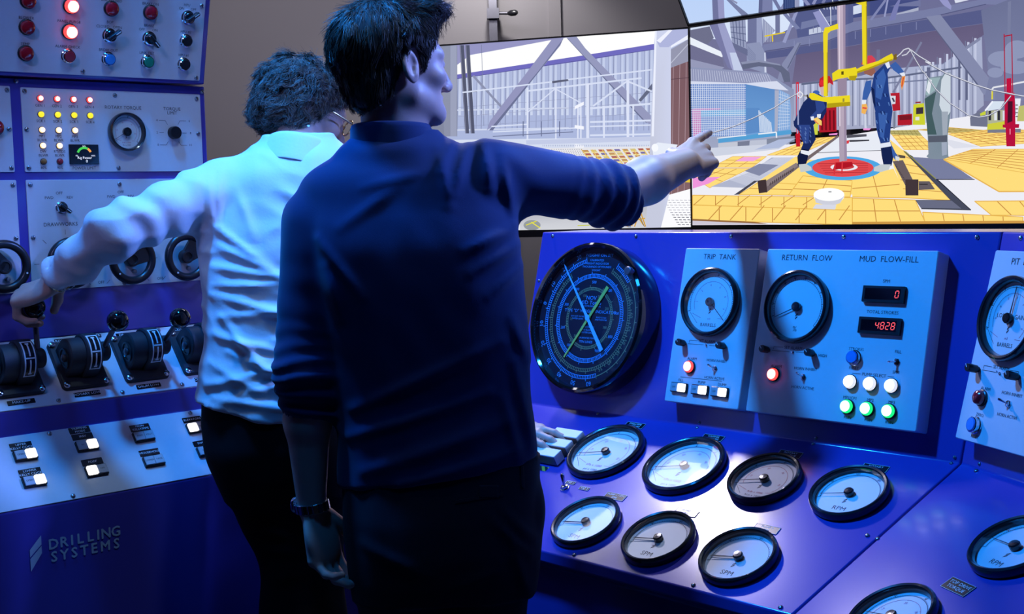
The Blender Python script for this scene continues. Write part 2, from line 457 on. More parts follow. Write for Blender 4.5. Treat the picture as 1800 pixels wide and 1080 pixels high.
def gauge(parent, fr, a, b, r, needle, nums=(), unit=(), a0=200, a1=-40, nmaj=5, nmin=10, h=0.003, inner=True, red=(), name='dial_gauge', needle2=None, label=None, depth=0.020, extra=None):
    me = cached(('gbz', r, depth), lambda: G().lathe([(r * .97, 0), (r, depth * .3), (r, depth * .65), (r * .985, depth * .88), (r * .945, depth), (r * .895, depth * .93), (r * .86, depth * .72), (r * .855, depth * .25), (r * .855, .001)], 64, cap=False).mesh('bezel'))
    o = link(name, me, fr.at(a, b, h), parent, MATS['black_satin'])
    if label: o['label'] = label
    me = cached(('gfc', r), lambda: G().lathe([(r * .87, .002), (r * .87, .0045), (.0001, .0045)], 64, cap=False, sm=False).mesh('dial_face'))
    link('dial_face', me, fr.at(a, b, h), o, MATS['dial_white'])
    g = G(); z = 0.0; ra = r * .74
    w = r * .008 + .0002
    g.arc(0, 0, ra, w, a0, a1, 72, z)
    for i in range(nmaj * nmin + 1):
        t = R(a0 + (a1 - a0) * i / (nmaj * nmin)); L = .06 if i % nmin == 0 else .03
        g.line(ra * math.cos(t), ra * math.sin(t), (ra + r * L) * math.cos(t), (ra + r * L) * math.sin(t), w * (1.5 if i % nmin == 0 else 1), z)
    for i, s_ in enumerate(nums):
        t = R(a0 + (a1 - a0) * i / max(1, len(nums) - 1))
        g.text(s_, r * .81 * math.cos(t), r * .81 * math.sin(t), r * .085, z, rot=t - PI / 2)
    if red:
        rb = r * .60
        g.arc(0, 0, rb, w, a0 + 3, a1 - 3, 60, z, 1)
        for i, s_ in enumerate(red):
            t = R(a0 + (a1 - a0) * (i + .5) / len(red))
            g.text(s_, r * .50 * math.cos(t), r * .50 * math.sin(t), r * .09, z, 1, rot=t - PI / 2)
            g.line(rb * math.cos(t), rb * math.sin(t), rb * .95 * math.cos(t), rb * .95 * math.sin(t), w, z, 1)
    for (t_, yy, sz, mi) in unit: g.text(t_, 0, yy * r, sz * r, z, mi)
    if red:
        g.line(-r * .62, -r * .34, -r * .30, -r * .46, w, z, 1)
        g.line(r * .30, -r * .46, r * .5, -r * .46, w, z, 1)
        g.line(-r * .72, -r * .30, -r * .40, -r * .62, w, z)
    slash_mark(g, 0, -r * .22, r * .12, z)
    if extra: extra(g, r)
    link('dial_print', g.mesh('dial_print'), fr.at(a, b, h + .0048), o, [MATS['ink'], MATS['ink_red']])
    def mkn():
        g = G()
        g.add([(-r * .14, -r * .016, 0), (-r * .14, r * .016, 0), (r * .75, r * .006, 0), (r * .75, -r * .006, 0),
               (-r * .14, -r * .016, .0008), (-r * .14, r * .016, .0008), (r * .75, r * .006, .0008), (r * .75, -r * .006, .0008)],
              [(3, 2, 1, 0), (4, 5, 6, 7), (0, 1, 5, 4), (1, 2, 6, 5), (2, 3, 7, 6), (3, 0, 4, 7)])
        return g.mesh('needle')
    me = cached(('gnd', r), mkn)
    link('needle', me, fr.at(a, b, h + .0085, R(needle)), o, MATS['ink'])
    if needle2 is not None: link('needle', me, fr.at(a, b, h + .0072, R(needle2)), o, MATS['ink'])
    me = cached(('ghb', r), lambda: G().lathe([(.0095, .0048), (.0105, .007), (.0105, .014), (.0085, .0165), (.0001, .017)], 24, cap=False).mesh('hub'))
    link('hub', me, fr.at(a, b, h), o, MATS['black_satin'])
    me = cached(('ggl', r, depth), lambda: G().lathe([(.0001, depth * .84), (r * .87, depth * .84)], 48, cap=False, sm=False).mesh('glass'))
    link('glass', me, fr.at(a, b, h), o, MATS['dial_glass'])
    return o

def extrude(name, prof, fr0, nh, u, u0, u1, parent, m, mi0=0.0, mi1=0.0):
    """profile of (outward, height) pairs swept along u; mitre slopes mi0/mi1 per unit outward"""
    n = len(prof); vs = []
    for (ua, sl) in ((u0, mi0), (u1, mi1)):
        for (a, z) in prof:
            p = Vector((fr0.x, fr0.y, 0)) + u * (ua + sl * a) + nh * a; vs.append((p.x, p.y, z))
    fs = [(i, n + i, n + (i + 1) % n, (i + 1) % n) for i in range(n)]
    fs += [tuple(range(n)), tuple(range(2 * n - 1, n - 1, -1))]
    g = G().add(vs, fs)
    me = g.mesh(name)
    bm = bmesh.new(); bm.from_mesh(me)
    bmesh.ops.recalc_face_normals(bm, faces=bm.faces)
    for f in bm.faces: f.smooth = False
    rb = bmesh.ops.bevel(bm, geom=[e for e in bm.edges if e.calc_face_angle(0) > R(8)], offset=0.0035, segments=2, affect='EDGES', profile=0.6)
    for f in bm.faces: f.smooth = f.calc_area() < 0.008
    bm.to_mesh(me); bm.free()
    return link(name, me, None, parent, MATS[m])

# ------------------------------------------------------------------ right: gauge console (main length)
cr = DASH.o
gc = thing('gauge_console', 'blue sloping gauge console right of the man with seven round dials', 'console', (0.45, 2.95, 0))
ct = math.tan(R(13.5))
prof = [(0, .8499), (-.115, 1.3103), (-.30, 1.3103), (-.30, .02), (.40, .02), (.40, .575), (.433, .595), (.433, .6199)]
extrude('console_body', prof, cr, NR, UR, -.655, .6465, gc, 'console_blue', 0.0, -ct)
for a in (-.612, -.307, -.003, .309, .624): screw(gc, BP, a, .166, 0, .005)
for a in (-.02, .306, .634): screw(gc, BP, a, -.287, 0, .004)
screw(gc, BP, -.640, .04, 0, .004)
for a in (-.347, -.022, .303, .630): screw(gc, DASH, a, -.004, 0, .004)
for a in (-.029, .303, .512): screw(gc, DASH, a, -.479, 0, .005)
screw(gc, DASH, .572, -.250, 0, .005)
psi = (('kPa x 1000', -.50, .11, 1), ('psi x 1000', -.66, .10, 0))
N5 = ('0', '1', '2', '3', '4', '5')
gauge(gc, DASH, -.200, -.147, .100, 196, N5, psi, nmaj=5, nmin=20, red=('10', '20', '30', '40', '50'), h=0, label='wide dial under the drill pipe pressure plate')
gauge(gc, DASH, .046, -.150, .100, 196, N5, psi, nmaj=5, nmin=20, red=('10', '20', '30', '40', '50'), h=0, label='wide dial under the casing pressure plate')
gauge(gc, DASH, .268, -.149, .083, 197, ('0', '10', '20', '30', '40'), (('ft-lb x 1000', -.50, .10, 1), ('N.m x 1000', -.64, .10, 0)), nmaj=4, nmin=20, red=('10', '20', '30', '40'), h=0)
gauge(gc, DASH, .477, -.148, .083, 195, ('0', '50', '100', '150', '200', '250'), (('RPM', -.55, .20, 0),), nmaj=5, nmin=16, h=0)
for a in (-.068, .145, .355):
    gauge(gc, DASH, a, -.385, .083, 194, ('0', '50', '100', '150', '200'), (('SPM', -.55, .21, 0),), nmaj=4, nmin=12, h=0, needle2=190)
for (a, b, t) in ((-.457, -.118, ()), (-.201, -.029, ('DRILLPIPE', 'PRESSURE')), (.045, -.033, ('CASING', 'PRESSURE')), (.270, -.050, ('ROTARY', 'TORQUE')),
                  (.483, -.053, ('ROTARY', 'RPM')), (-.065, -.282, ('PUMP 1 / CP1', 'SPM')), (.147, -.286, ('PUMP 2', 'SPM')), (.358, -.287, ('PUMP 3', 'SPM'))):
    nameplate(gc, DASH, a, b, t, .060, .021, 0, rim=True, sz=.0082)
# white paddle keys, black socket, hazard tape, tap switch
kb = link('key_socket', G().plate(-.385, -.165, .150, .090, .004, 0, .004, .001).mesh('key_socket'), DASH.at(0, 0, 0), gc, MATS['black_plastic'])
for k, (a, b) in enumerate(((-.350, -.205), (-.346, -.165), (-.342, -.125))):
    g = G().plate(0, 0, .092, .030, .002, .004, .030, .0012)
    kk = link('paddle_key', g.mesh('paddle_key'), DASH.at(a, b, 0), kb, MATS['key_white'])
    link('key_side', G().plate(0, -.0153, .090, .001, .0002, .004, .027, .0001).mesh('key_side'), DASH.at(a, b, 0), kb, MATS['dark_steel'])
link('hazard_tape', G().plate(-.362, -.236, .07, .016, .001, 0, .0008, .0002).mesh('hazard_tape'), DASH.at(0, 0, 0), gc, MATS['hazard'])
nameplate(gc, DASH, -.221, -.266, ('TAP 1',), .028, .010, 0, rim=True, sz=.008)
nameplate(gc, DASH, -.168, -.276, ('TAP 2',), .030, .011, 0, rim=True, sz=.0085)
toggle(gc, DASH, -.221, -.288, 100, 1.7, 0, 18)

# ------------------------------------------------------------------ right: nearer wing
gw = thing('gauge_console', 'nearest blue console wing at the lower right with two half-seen dials', 'console', (1.0, 2.3, 0))
extrude('console_body', prof, BP2.o, NR2, UR2, .002, .95, gw, 'console_blue', ct, 0.0)
screw(gw, BP2, .035, .463, 0, .005); screw(gw, BP2, .058, .010, 0, .004)
screw(gw, DASH2, .056, -.253, 0, .005); screw(gw, DASH2, .060, -.007, 0, .005)
gauge(gw, DASH2, .356, -.155, .083, 180, ('0', '50', '100', '150', '200', '250'), (('RPM', -.55, .20, 0),), nmaj=5, nmin=16, h=0)
gauge(gw, DASH2, .310, -.395, .083, 195, ('0', '10', '20', '30', '40'), (('ft-lb x 1000', -.50, .10, 1),), nmaj=4, nmin=20, red=('10', '20', '30', '40'), h=0)
nameplate(gw, DASH2, .342, -.276, ('TOP DRIVE', 'TORQUE'), .066, .030, 0, rim=True, sz=.0105)

# ------------------------------------------------------------------ instrument boxes on the back panel
def box_body(parent, fr, x0, x1, y0, y1, d=.045):
    g = G().plate((x0 + x1) / 2, (y0 + y1) / 2, x1 - x0, y1 - y0, .004, -d, 0, .0015)
    return link('box_body', g.mesh('box_body'), fr.at(0, 0, 0), parent, MATS['box_grey'])

def set_alarm(t, fr, cx, v, high=False):
    alarm_knob(t, fr, cx - .066, v); alarm_knob(t, fr, cx + .054, v)
    toggle(t, fr, cx, v, 90, .45, 0, 25)

def alarm_lines(cx, v): return [(cx - .052, v + .009, cx - .027, v + .009), (cx + .027, v + .009, cx + .052, v + .009), (cx - .052, v + .009, cx - .052, v + .003),
                                (cx + .052, v + .009, cx + .052, v + .003), (cx - .055, v, cx - .008, v), (cx + .008, v, cx + .046, v)]

tt = thing('instrument_box', 'narrow grey TRIP TANK instrument box with three lit square buttons', 'instrument box', BOX.w(.01, -.25, -.045))
bb = box_body(tt, BOX, -.0996, .120, -.2475, .128)
lettering(bb, BOX, [('TRIP  TANK', .007, .107, .0185), ('SET ALARM', .004, -.096, .0095), ('ALARM', -.032, -.140, .009), ('HORN INHIBIT', .041, -.140, .009), ('HORN ACTIVE', .041, -.181, .009),
                    ('FILL', -.057, -.194, .009), ('PUMP', .006, -.194, .009), ('DUMP', .066, -.194, .009)],
          alarm_lines(.004, -.105) + [(-.060, -.186, .064, -.186)], .0004)
gauge(tt, BOX, .004, -.003, .083, -42, ('0', '10', '20', '30', '40', '50', '60'), (('m3', -.48, .09, 1), ('BARRELS', -.66, .145, 0)), nmaj=6, nmin=10, red=('1', '2', '4', '6', '8', '9'), h=0)
set_alarm(tt, BOX, .004, -.105)
lamp(tt, BOX, -.035, -.160, .0145, 'lens_red_lit', 'hot_red', 0, name='alarm_lamp')
toggle(tt, BOX, .039, -.158, 140, 1.0, 0)
for a, s in ((-.057, 1), (.006, 1), (.064, 1)): rect_button(tt, BOX, a, -.212, s, 0, .048, .0235, ('OFF', ''))

rf = thing('instrument_box', 'wide RETURN FLOW and MUD FLOW-FILL instrument box with red digit readouts', 'instrument box', BOX.w(.35, -.25, -.045))
bb = box_body(rf, BOX, .1416, .5675, -.2475, .128)
lettering(bb, BOX, [('RETURN  FLOW', .250, .108, .0185), ('MUD  FLOW-FILL', .455, .108, .0185), ('SPM', .457, .061, .010), ('TOTAL STROKES', .457, -.006, .010), ('SET ALARM', .247, -.096, .0095),
                    ('HIGH', .325, -.108, .009), ('ALARM', .209, -.140, .009), ('HORN INHIBIT', .286, -.140, .009), ('HORN ACTIVE', .285, -.182, .009), ('STROKES', .406, -.088, .009), ('RESET', .406, -.129, .009),
                    ('FILL', .505, -.087, .009), ('SPM', .506, -.130, .009), ('PUMP SELECT', .456, -.140, .0095), ('MP1/CP1', .406, -.193, .009), ('MP2', .455, -.193, .009), ('MP3', .505, -.193, .009),
                    ('RUN', .406, -.235, .009), ('RUN', .456, -.235, .009), ('RUN', .505, -.235, .009)],
          alarm_lines(.247, -.105) + [(.403, -.140, .424, -.140), (.488, -.140, .503, -.140)], .0004)
gauge(rf, BOX, .247, -.004, .083, 205, ('0', '10', '20', '30', '40', '50', '60', '70', '80', '90', '100'), (('%', -.60, .20, 0),), nmaj=10, nmin=5, h=0)
set_alarm(rf, BOX, .247, -.105)
lamp(rf, BOX, .206, -.159, .0145, 'lens_red_lit', 'hot_red', 0, name='alarm_lamp')
toggle(rf, BOX, .283, -.158, 130, 1.0, 0)
push_button(rf, BOX, .405, -.107, .0155, 'cap_blue', 0)
toggle(rf, BOX, .505, -.108, 200, 1.0, 0)
for a in (.404, .452, .502): lamp(rf, BOX, a, -.159, .0150, 'lens_white', 'hot_white', 0, name='indicator_lamp', bez='chrome', hgt=1.1)
for a in (.404, .452, .503): lamp(rf, BOX, a, -.212, .0150, 'lens_green_lit', 'hot_green', 0, name='indicator_lamp', hgt=1.1)
SEG = {'0': 'abcdef', '4': 'bcfg', '8': 'abcdefg', '2': 'abdeg'}
def readout(b, s):
    o = link('digit_readout', G().plate(0, 0, .098, .036, .001, 0, .010, .004).mesh('bezel'), BOX.at(.457, b, 0), rf, MATS['black_plastic'])
    link('display_window', G().plate(0, 0, .084, .024, .0005, .0095, .0104, .0002).mesh('display_window'), BOX.at(.457, b, 0), o, MATS['display_black'])
    g = G(); w, hh = .0075, .0145
    for k, ch in enumerate(reversed(s)):
        x = .0345 - k * .0125
        for q in SEG[ch]:
            x0, y0, x1, y1 = {'a': (0, 1, 1, 1), 'b': (1, .5, 1, 1), 'c': (1, 0, 1, .5), 'd': (0, 0, 1, 0), 'e': (0, 0, 0, .5), 'f': (0, .5, 0, 1), 'g': (0, .5, 1, .5)}[q]
            sl = .10
            X0 = x + (x0 - .5) * w + (y0 - .5) * sl * hh; X1 = x + (x1 - .5) * w + (y1 - .5) * sl * hh
            Y0, Y1 = (y0 - .5) * hh, (y1 - .5) * hh
            f = .12
            g.line(X0 + (X1 - X0) * f, Y0 + (Y1 - Y0) * f, X1 - (X1 - X0) * f, Y1 - (Y1 - Y0) * f, .0017)
    link('digits', g.mesh('digits'), BOX.at(.457, b, .0107), o, MATS['led_red'])
readout(.032, '0'); readout(-.0355, '4828')

pt = thing('instrument_box', 'grey PIT instrument box cut off by the right edge', 'instrument box', BOX2.w(.13, .05, -.045))
bb = box_body(pt, BOX2, .0265, .245, .050, .429)
lettering(bb, BOX2, [('PIT  D', .082, .408, .0185, 'LEFT'), ('SET ALARM', .120, .202, .0095), ('ALARM', .088, .157, .009), ('HORN INHIBIT', .166, .157, .009), ('HORN ACTIVE', .166, .115, .009), ('ZERO', .087, .105, .009), ('RESET', .086, .062, .009)],
          alarm_lines(.120, .192), .0004)
gauge(pt, BOX2, .121, .297, .083, 85, ('60', '40', '20', '0', '20', '40', '60'), (('BARRELS', -.62, .14, 0), ('LOSS       GAIN', .05, .15, 0), ('m3', -.46, .09, 1)), nmaj=6, nmin=10, red=('9', '6', '3', '0', '3', '6', '9'), h=0, needle2=88)
set_alarm(pt, BOX2, .119, .191)
lamp(pt, BOX2, .083, .138, .0150, 'lens_red', None, 0, name='alarm_lamp', hgt=1.2)
toggle(pt, BOX2, .163, .138, 140, 1.0, 0)
push_button(pt, BOX2, .083, .084, .0155, 'cap_blue', 0)

# ------------------------------------------------------------------ big weight indicator
WI = Frame(BP.w(-.382, -.060, 0), UR, NR, 14)
wi = thing('weight_indicator', 'large round black weight indicator dial with blue and yellow pointers', 'gauge', WI.w(0, -.2, 0))
r = .198; dz = .07
link('case', G().lathe([(r * .985, 0), (r, .006), (r, dz - .010), (r * .985, dz), (r * .955, dz + .004), (r * .925, dz), (r * .915, dz - .012), (r * .915, dz - .025)], 96, cap=False).mesh('case'), WI.at(0, 0, 0), wi, MATS['gloss_black'])
link('dial_face', G().lathe([(r * .92, dz - .026), (r * .92, dz - .020), (.0001, dz - .020)], 96, cap=False, sm=False).mesh('dial_face'), WI.at(0, 0, 0), wi, MATS['dial_black'])
g = G()
def scale(rad, w, a0, a1, n, mi, maj=5, nums=(), nr=0, ns=.012, outw=1):
    g.arc(0, 0, rad, .0012, a0, a1, 120, 0, mi); g.arc(0, 0, rad + w, .0012, a0, a1, 120, 0, mi)
    for i in range(n + 1):
        t = R(a0 + (a1 - a0) * i / n); L = w if i % maj else w + .006 * outw
        b0 = rad if outw > 0 or i % maj else rad - .006
        g.line(b0 * math.cos(t), b0 * math.sin(t), (rad + (L if outw > 0 else w)) * math.cos(t), (rad + (L if outw > 0 else w)) * math.sin(t), .0017, .0001, mi)
    for i, s_ in enumerate(nums):
        t = R(a0 + (a1 - a0) * (i + .5) / len(nums))
        g.text(s_, nr * math.cos(t), nr * math.sin(t), ns, 0, mi, rot=t - PI / 2)
scale(r * .755, .0085, 104, 290, 86, 0, 8, ('30', '20', '10', '0', '10', '20', '30', '40', '50', '60'), r * .865, .017)
scale(r * .755, .0085, 40, 62, 10, 0, 5)
scale(r * .665, .0075, 128, 425, 110, 1, 5)
scale(r * .79, .001, 290, 400, 40, 1, 5, ('35', '40', '45', '50', '55', '60', '65', '70'), r * .72, .015)
scale(r * .535, .010, 0, 360, 150, 0, 10)
for a_, s_ in ((90, '500'), (128, '400'), (52, '600'), (10, '700'), (-28, '800'), (160, '300'), (198, '200'), (-62, '900'), (232, '100')): g.text(s_, r * .475 * math.cos(R(a_)), r * .475 * math.sin(R(a_)), .0105, 0, 0)
scale(r * .375, .0065, 0, 360, 110, 1, 10)
for a_, s_ in ((115, '150'), (65, '200'), (25, '250'), (-20, '300'), (185, '75'), (230, '50')): g.text(s_, r * .32 * math.cos(R(a_)), r * .32 * math.sin(R(a_)), .009, 0, 1)
for (t_, x, y, sz) in (('WEIGHT ON BIT', .004, .165, .0115), ('CALIBRATED', -.002, .152, .0075), ('WEIGHT INDICATOR', 0, .143, .0075), ('THOUSANDS OF POUNDS', 0, .1345, .0075), ('WEIGHT', 0, .1255, .007), ('NOV', -.002, .0525, .0145), ('M/D Totco', -.003, .040, .0145),
                       ('INSTRUMENTATION', .006, .031, .0055), ('TYPE "D" WEIGHT INDICATOR', 0, .0175, .0115), ('DO NOT EXCEED', -.040, .003, .0055), ('RATED LOAD', -.040, -.003, .0055), ('READ SCALE', .042, .003, .0055), ('AND POINTER', .042, -.003, .0055),
                       ('LINES STRUNG', 0, -.0235, .006), ('TO BLOCK', 0, -.031, .006), ('OUTER DIAL', 0, -.038, .006), ('CALIBRATED FOR', 0, -.052, .006), ('TEN LINES', 0, -.062, .009)):
    g.text(t_, x, y, sz, 0, 0, sx=1.15)
link('dial_print', g.mesh('dial_print'), WI.at(0, 0, dz - .0193), wi, [MATS['dial_cyan'], MATS['dial_olive']])
def pointer(lg, sh, w0, w1, z, ang, m):
    gg = G().add([(-sh, -w1, 0), (-sh, w1, 0), (lg, w0, 0), (lg, -w0, 0), (-sh, -w1, .001), (-sh, w1, .001), (lg, w0, .001), (lg, -w0, .001)],
                 [(3, 2, 1, 0), (4, 5, 6, 7), (0, 1, 5, 4), (1, 2, 6, 5), (2, 3, 7, 6), (3, 0, 4, 7)])
    gg.lathe([(.0075, 0), (.0075, .0014), (.0001, .0016)], 20, cap=False)
    link('pointer', gg.mesh('pointer'), WI.at(0, 0, dz - .017 + z, R(ang)), wi, MATS[m])
pointer(.126, .098, .0022, .0052, 0, -122, 'pointer_olive')
pointer(.178, .105, .0012, .0060, .004, 129, 'pointer_cyan')
link('glass', G().lathe([(.0001, dz - .004), (r * .925, dz - .004)], 64, cap=False, sm=False).mesh('glass'), WI.at(0, 0, 0), wi, MATS['dial_glass'])
link('zero_knob', G().lathe([(.008, 0), (.008, .008), (.0115, .010), (.0115, .018), (.009, .020), (.0001, .0205)], 20).mesh('zero_knob'), WI.at(r * .945 * math.cos(R(40)), r * .945 * math.sin(R(40)), dz + .0005), wi, MATS['dark_steel'])

# ------------------------------------------------------------------ left: control desk with levers and buttons
cd = thing('control_desk', 'blue control desk on the left with black hand levers and lit buttons', 'console', (-0.7, 3.0, 0))
pl = [(0, 1.1091), (.119, .968), (.119, .9123), (.237, .7722), (.237, .06), (.20, .0), (-.45, .0), (-.45, 1.1091)]
extrude('desk_body', pl, L2.o, NL, UL, -1.3, .80, cd, 'console_blue')
p3p = panel(cd, P3, -.62, .40, -.1015, .081, [(.0585 + .154 * k, s) for k in range(-4, 3) for s in (.073, -.0925)], sz=.008, name='lever_panel')
p4p = panel(cd, P4, -.80, .42, -.181, -.001, [(-.118 + .35 * k, s) for k in (-1, 0, 1) for s in (-.0085, -.173)], name='button_panel')
for a, t in ((-.174, ('MAKE-UP', 'MAKE-UP')), (-.021, ('ROTARY HIGH', 'ROTARY LOW')), (.132, ('DRUM HIGH', 'DRUM LOW')), (.285, ('CLUTCH HIGH', 'CLUTCH LOW'))):
    nameplate(cd, P3, a + .002, .068, (t[0],), .068, .0125, sz=.009, rim=False)
    nameplate(cd, P3, a - .004, -.084, (t[1],), .062, .012, sz=.009, rim=False)
def lever(c, kv, kh, held=False):
    o = link('control_lever', G().plate(0, 0, .112, .132, .010, 0, .010, .003).mesh('base_plate'), P3.at(c, -.004, .003), cd, MATS['cast_black'])
    def drum(x0, x1, rr, zc, n=28, m='cast_black', nm='housing', taper=1.0):
        # dome with axis along u, standing on straight sides
        vs = []; fs = []
        pts = [(-rr, 0)] + [(rr * math.cos(PI - PI * k / n), zc + rr * math.sin(PI - PI * k / n)) for k in range(n + 1)] + [(rr, 0)]
        for (x, f) in ((x0 - .003, .92), (x0, 1), (x1, taper), (x1 + .003, taper * .92)):
            vs += [(x, y * f, zc + (z - zc) * f if z > 0 else 0) for (y, z) in pts]
        q = len(pts)
        for j in range(3): fs += [(j * q + k, j * q + k + 1, (j + 1) * q + k + 1, (j + 1) * q + k) for k in range(q - 1)]
        fs += [tuple(range(q)), tuple(range(4 * q - 1, 3 * q - 1, -1))]
        return link(nm, G().add(vs, fs, 0, True).mesh(nm), P3.at(c, 0, .012), o, MATS[m])
    drum(-.040, .012, .040, .030)
    drum(-.004, .028, .0465, .032, nm='collar')
    # oval recess with bolt on the near-left end
    g = G().lathe([(.020, 0), (.020, .003), (.017, .0035), (.016, .001), (.0001, .001)], 24, cap=False)
    link('end_cap', g.mesh('end_cap'), P3.at(c - .043, -.006, .042) @ Matrix.Rotation(-PI / 2, 4, 'Y') @ Matrix.Scale(1.25, 4, (0, 1, 0)), o, MATS['black_plastic'])
    link('pivot_bolt', G().lathe([(.009, 0), (.009, .005), (.005, .007), (.0001, .0075)], 16).mesh('pivot_bolt'), P3.at(c - .044, -.006, .042) @ Matrix.Rotation(-PI / 2, 4, 'Y'), o, MATS['dark_steel'])
    # scale plate wrapped over the collar
    def wrap(x0, x1, a0, a1, rr, n=16):
        vs = []
        for k in range(n + 1):
            a = R(a0 + (a1 - a0) * k / n)
            vs += [(x, rr * math.cos(a), .032 + rr * math.sin(a)) for x in (x0, x1)]
        return vs, [(2 * k, 2 * k + 1, 2 * k + 3, 2 * k + 2) for k in range(n)]
    gp = G()
    gp.add(*wrap(-.0005, .0255, 65, 178, .0470)); gp.add(*wrap(.0025, .0225, 70, 173, .0474), 1)
    gp.add(*wrap(.0108, .0142, 75, 116, .0477, 6), 0); gp.add(*wrap(.0108, .0142, 126, 168, .0477, 6), 0)
    gp.add(*wrap(.0025, .0225, 119, 123, .0477, 3), 0)
    for (a_, d_) in ((75, 1), (168, -1)):
        gp.add(*wrap(.0085, .0165, a_, a_ + 5 * d_, .0478, 2), 0)
    link('scale_plate', gp.mesh('scale_plate'), P3.at(c, 0, .012), o, [MATS['plate_text'], MATS['plate_black']])
    piv = Vector((c + .045, -.002, .055))
    link('pivot_hub', G().lathe([(.021, -.017), (.023, -.012), (.023, .010), (.020, .014)], 24).mesh('pivot_hub'), P3.at(c + .044, -.003, .050) @ Matrix.Rotation(PI / 2, 4, 'Y'), o, MATS['cast_black'])
    k = Vector((c + .045, kv, kh)); d = (k - piv).normalized()
    link('lever_rod', G().tube([piv, k], .0062, 14).mesh('lever_rod'), P3.at(0, 0, 0), o, MATS['dark_steel'])
    q = d.to_track_quat('Z', 'Y').to_matrix().to_4x4()
    link('knob', G().lathe([(.007, -.026), (.0085, -.024), (.017, -.019), (.0235, -.008), (.025, .001), (.0225, .011), (.016, .019), (.008, .0225), (.0001, .0235)], 28).mesh('knob'), P3.M @ Matrix.Translation(k) @ q, o, MATS['gloss_black'])
    for sx in (-1, 1):
        for sy in (-1, 1):
            link('bolt', cached('lbolt', lambda: G().lathe([(.0075, 0), (.0075, .004), (.005, .0055), (.0001, .006)], 10).mesh('bolt')), P3.at(c + sx * .047, -.004 + sy * .057, .013), o, MATS['chrome'])
    return o
lever(-.021, -.002, .166); lever(.132, -.010, .166); lever(.285, -.008, .166); lever(-.174, .086, .122); lever(-.327, -.005, .166)
for (a, b, lit, tx) in ((-.188, -.055, 1, ('OPEN', '')), (-.189, -.122, 1, ('OPEN', '')), (-.047, -.055, 1, ('IN', '')), (-.047, -.122, 0, ('', 'OFF')), (.092, -.054, None, ('MAIN', 'KELLY')), (.092, -.122, None, ('LOWER', 'RAISE')), (.230, -.053, 0, ('', 'RESET')), (.231, -.120, None, ('IN', 'OUT'))):
    rect_button(cd, P4, a, b, lit, .003, .050, .0265, tx)
for (a, b, t, d) in ((-.189, -.030, ('UPPER', 'KELLY COCK'), .0195), (-.190, -.098, ('LOWER', 'KELLY COCK'), .0195), (-.049, -.0105, ('TRIPPING', 'MODE'), .0165), (-.048, -.0285, ('IRSV',), .0155), (-.048, -.097, ('FOSV',), .0165),
                     (.093, -.028, ('MAIN', 'KELLY/PIPE'), .018), (.091, -.097, ('MOUSEHOLE',), .0165), (.229, -.027, ('ELEVATORS',), .0145), (.230, -.095, ('SWING',), .0150)):
    nameplate(cd, P4, a, b, t, .049, d, sz=.0078)
g = G()
for k in (0, 1):
    y = -.099 - k * .0 
mk = [(-.159, -.108, -.131, -.0865, -.131, -.0625, -.159, -.086), (-.159, -.1345, -.131, -.107, -.131, -.085, -.159, -.110)]
g.add([(-.159, -.1045, 0), (-.133, -.081, 0), (-.133, -.061, 0), (-.159, -.0885, 0)], [(0, 1, 2, 3)])
g.add([(-.159, -.1355, 0), (-.133, -.100, 0), (-.133, -.084, 0), (-.159, -.108, 0)], [(0, 1, 2, 3)])
for t_, y in (('DRILLING', -.0865), ('SYSTEMS', -.1145)):
    # letter-spaced wordmark
    x = -.1165; n_ = len(t_)
    wd_ = {'I': .010, 'M': .0265}
    tot = .163
    ws = [wd_.get(ch, .0195) for ch in t_]; gap = (tot - sum(ws)) / (n_ - 1)
    for ch, w_ in zip(t_, ws):
        for (ox, oy) in ((0, 0), (.0008, 0), (-.0008, 0), (0, .0008), (0, -.0008)): g.text(ch, x + w_ / 2 + ox, y + oy, .0315, .00001 * (ox * 1e3 + oy * 2e3))
        x += w_ + gap
link('maker_logo', g.mesh('maker_logo'), FAS.at(0, 0, .0022), cd, MATS['logo_ink'])

# ------------------------------------------------------------------ left: instrument cabinet above the desk
ic = thing('instrument_cabinet', 'blue upright cabinet behind the levers with ROTARY TORQUE and DRAWWORKS panels', 'cabinet', L2.w(-.2, .002, -.2))
extrude('cabinet_body', [(0, 1.1105), (0, 1.7080), (-.45, 1.7080), (-.45, 1.1105)], L2.o, NL, UL, -1.3, .3165, ic, 'console_blue')
screw(ic, L2, -.163, .592); screw(ic, L2, .309, .585)
panel(ic, L2, -.60, -.1785, .386, .580, [(-.186, .571), (-.186, .483), (-.186, .396)])
panel(ic, L2, -.60, -.1765, .111, .368, [(-.185, .357), (-.185, .236)], lines=[(-.165 - .135, .174, -.145 - .135, .174)])
tx = [('GEN %d' % (k + 1), -.111 + .0395 * k, .538, .0085) for k in range(4)] + [('SCR %d' % (k + 1), -.111 + .0395 * k, .5025, .0085) for k in range(4)]
for k in range(3): tx += [('MP%d' % (k + 1), -.111 + .0395 * k, .468, .0085), ('BLWR', -.111 + .0395 * k, .459, .0085)]
tx += [('DW', -.110, .433, .0085), ('BLWR', -.110, .424, .0085), ('RT/TDS', -.071, .433, .0085), ('BLWR', -.071, .424, .0085), ('80%', -.111, .3955, .0085), ('90%', -.072, .3955, .0085), ('POWER LIMIT', -.013, .3945, .0095),
       ('ROTARY TORQUE', .093, .539, .0115), ('TORQUE', .222, .5395, .0115), ('LIMIT', .222, .5295, .0115), ('4', .180, .511, .008), ('6', .268, .511, .008), ('2', .179, .481, .008), ('8', .270, .481, .008), ('0', .180, .451, .008), ('10', .268, .451, .008)]
ln = []
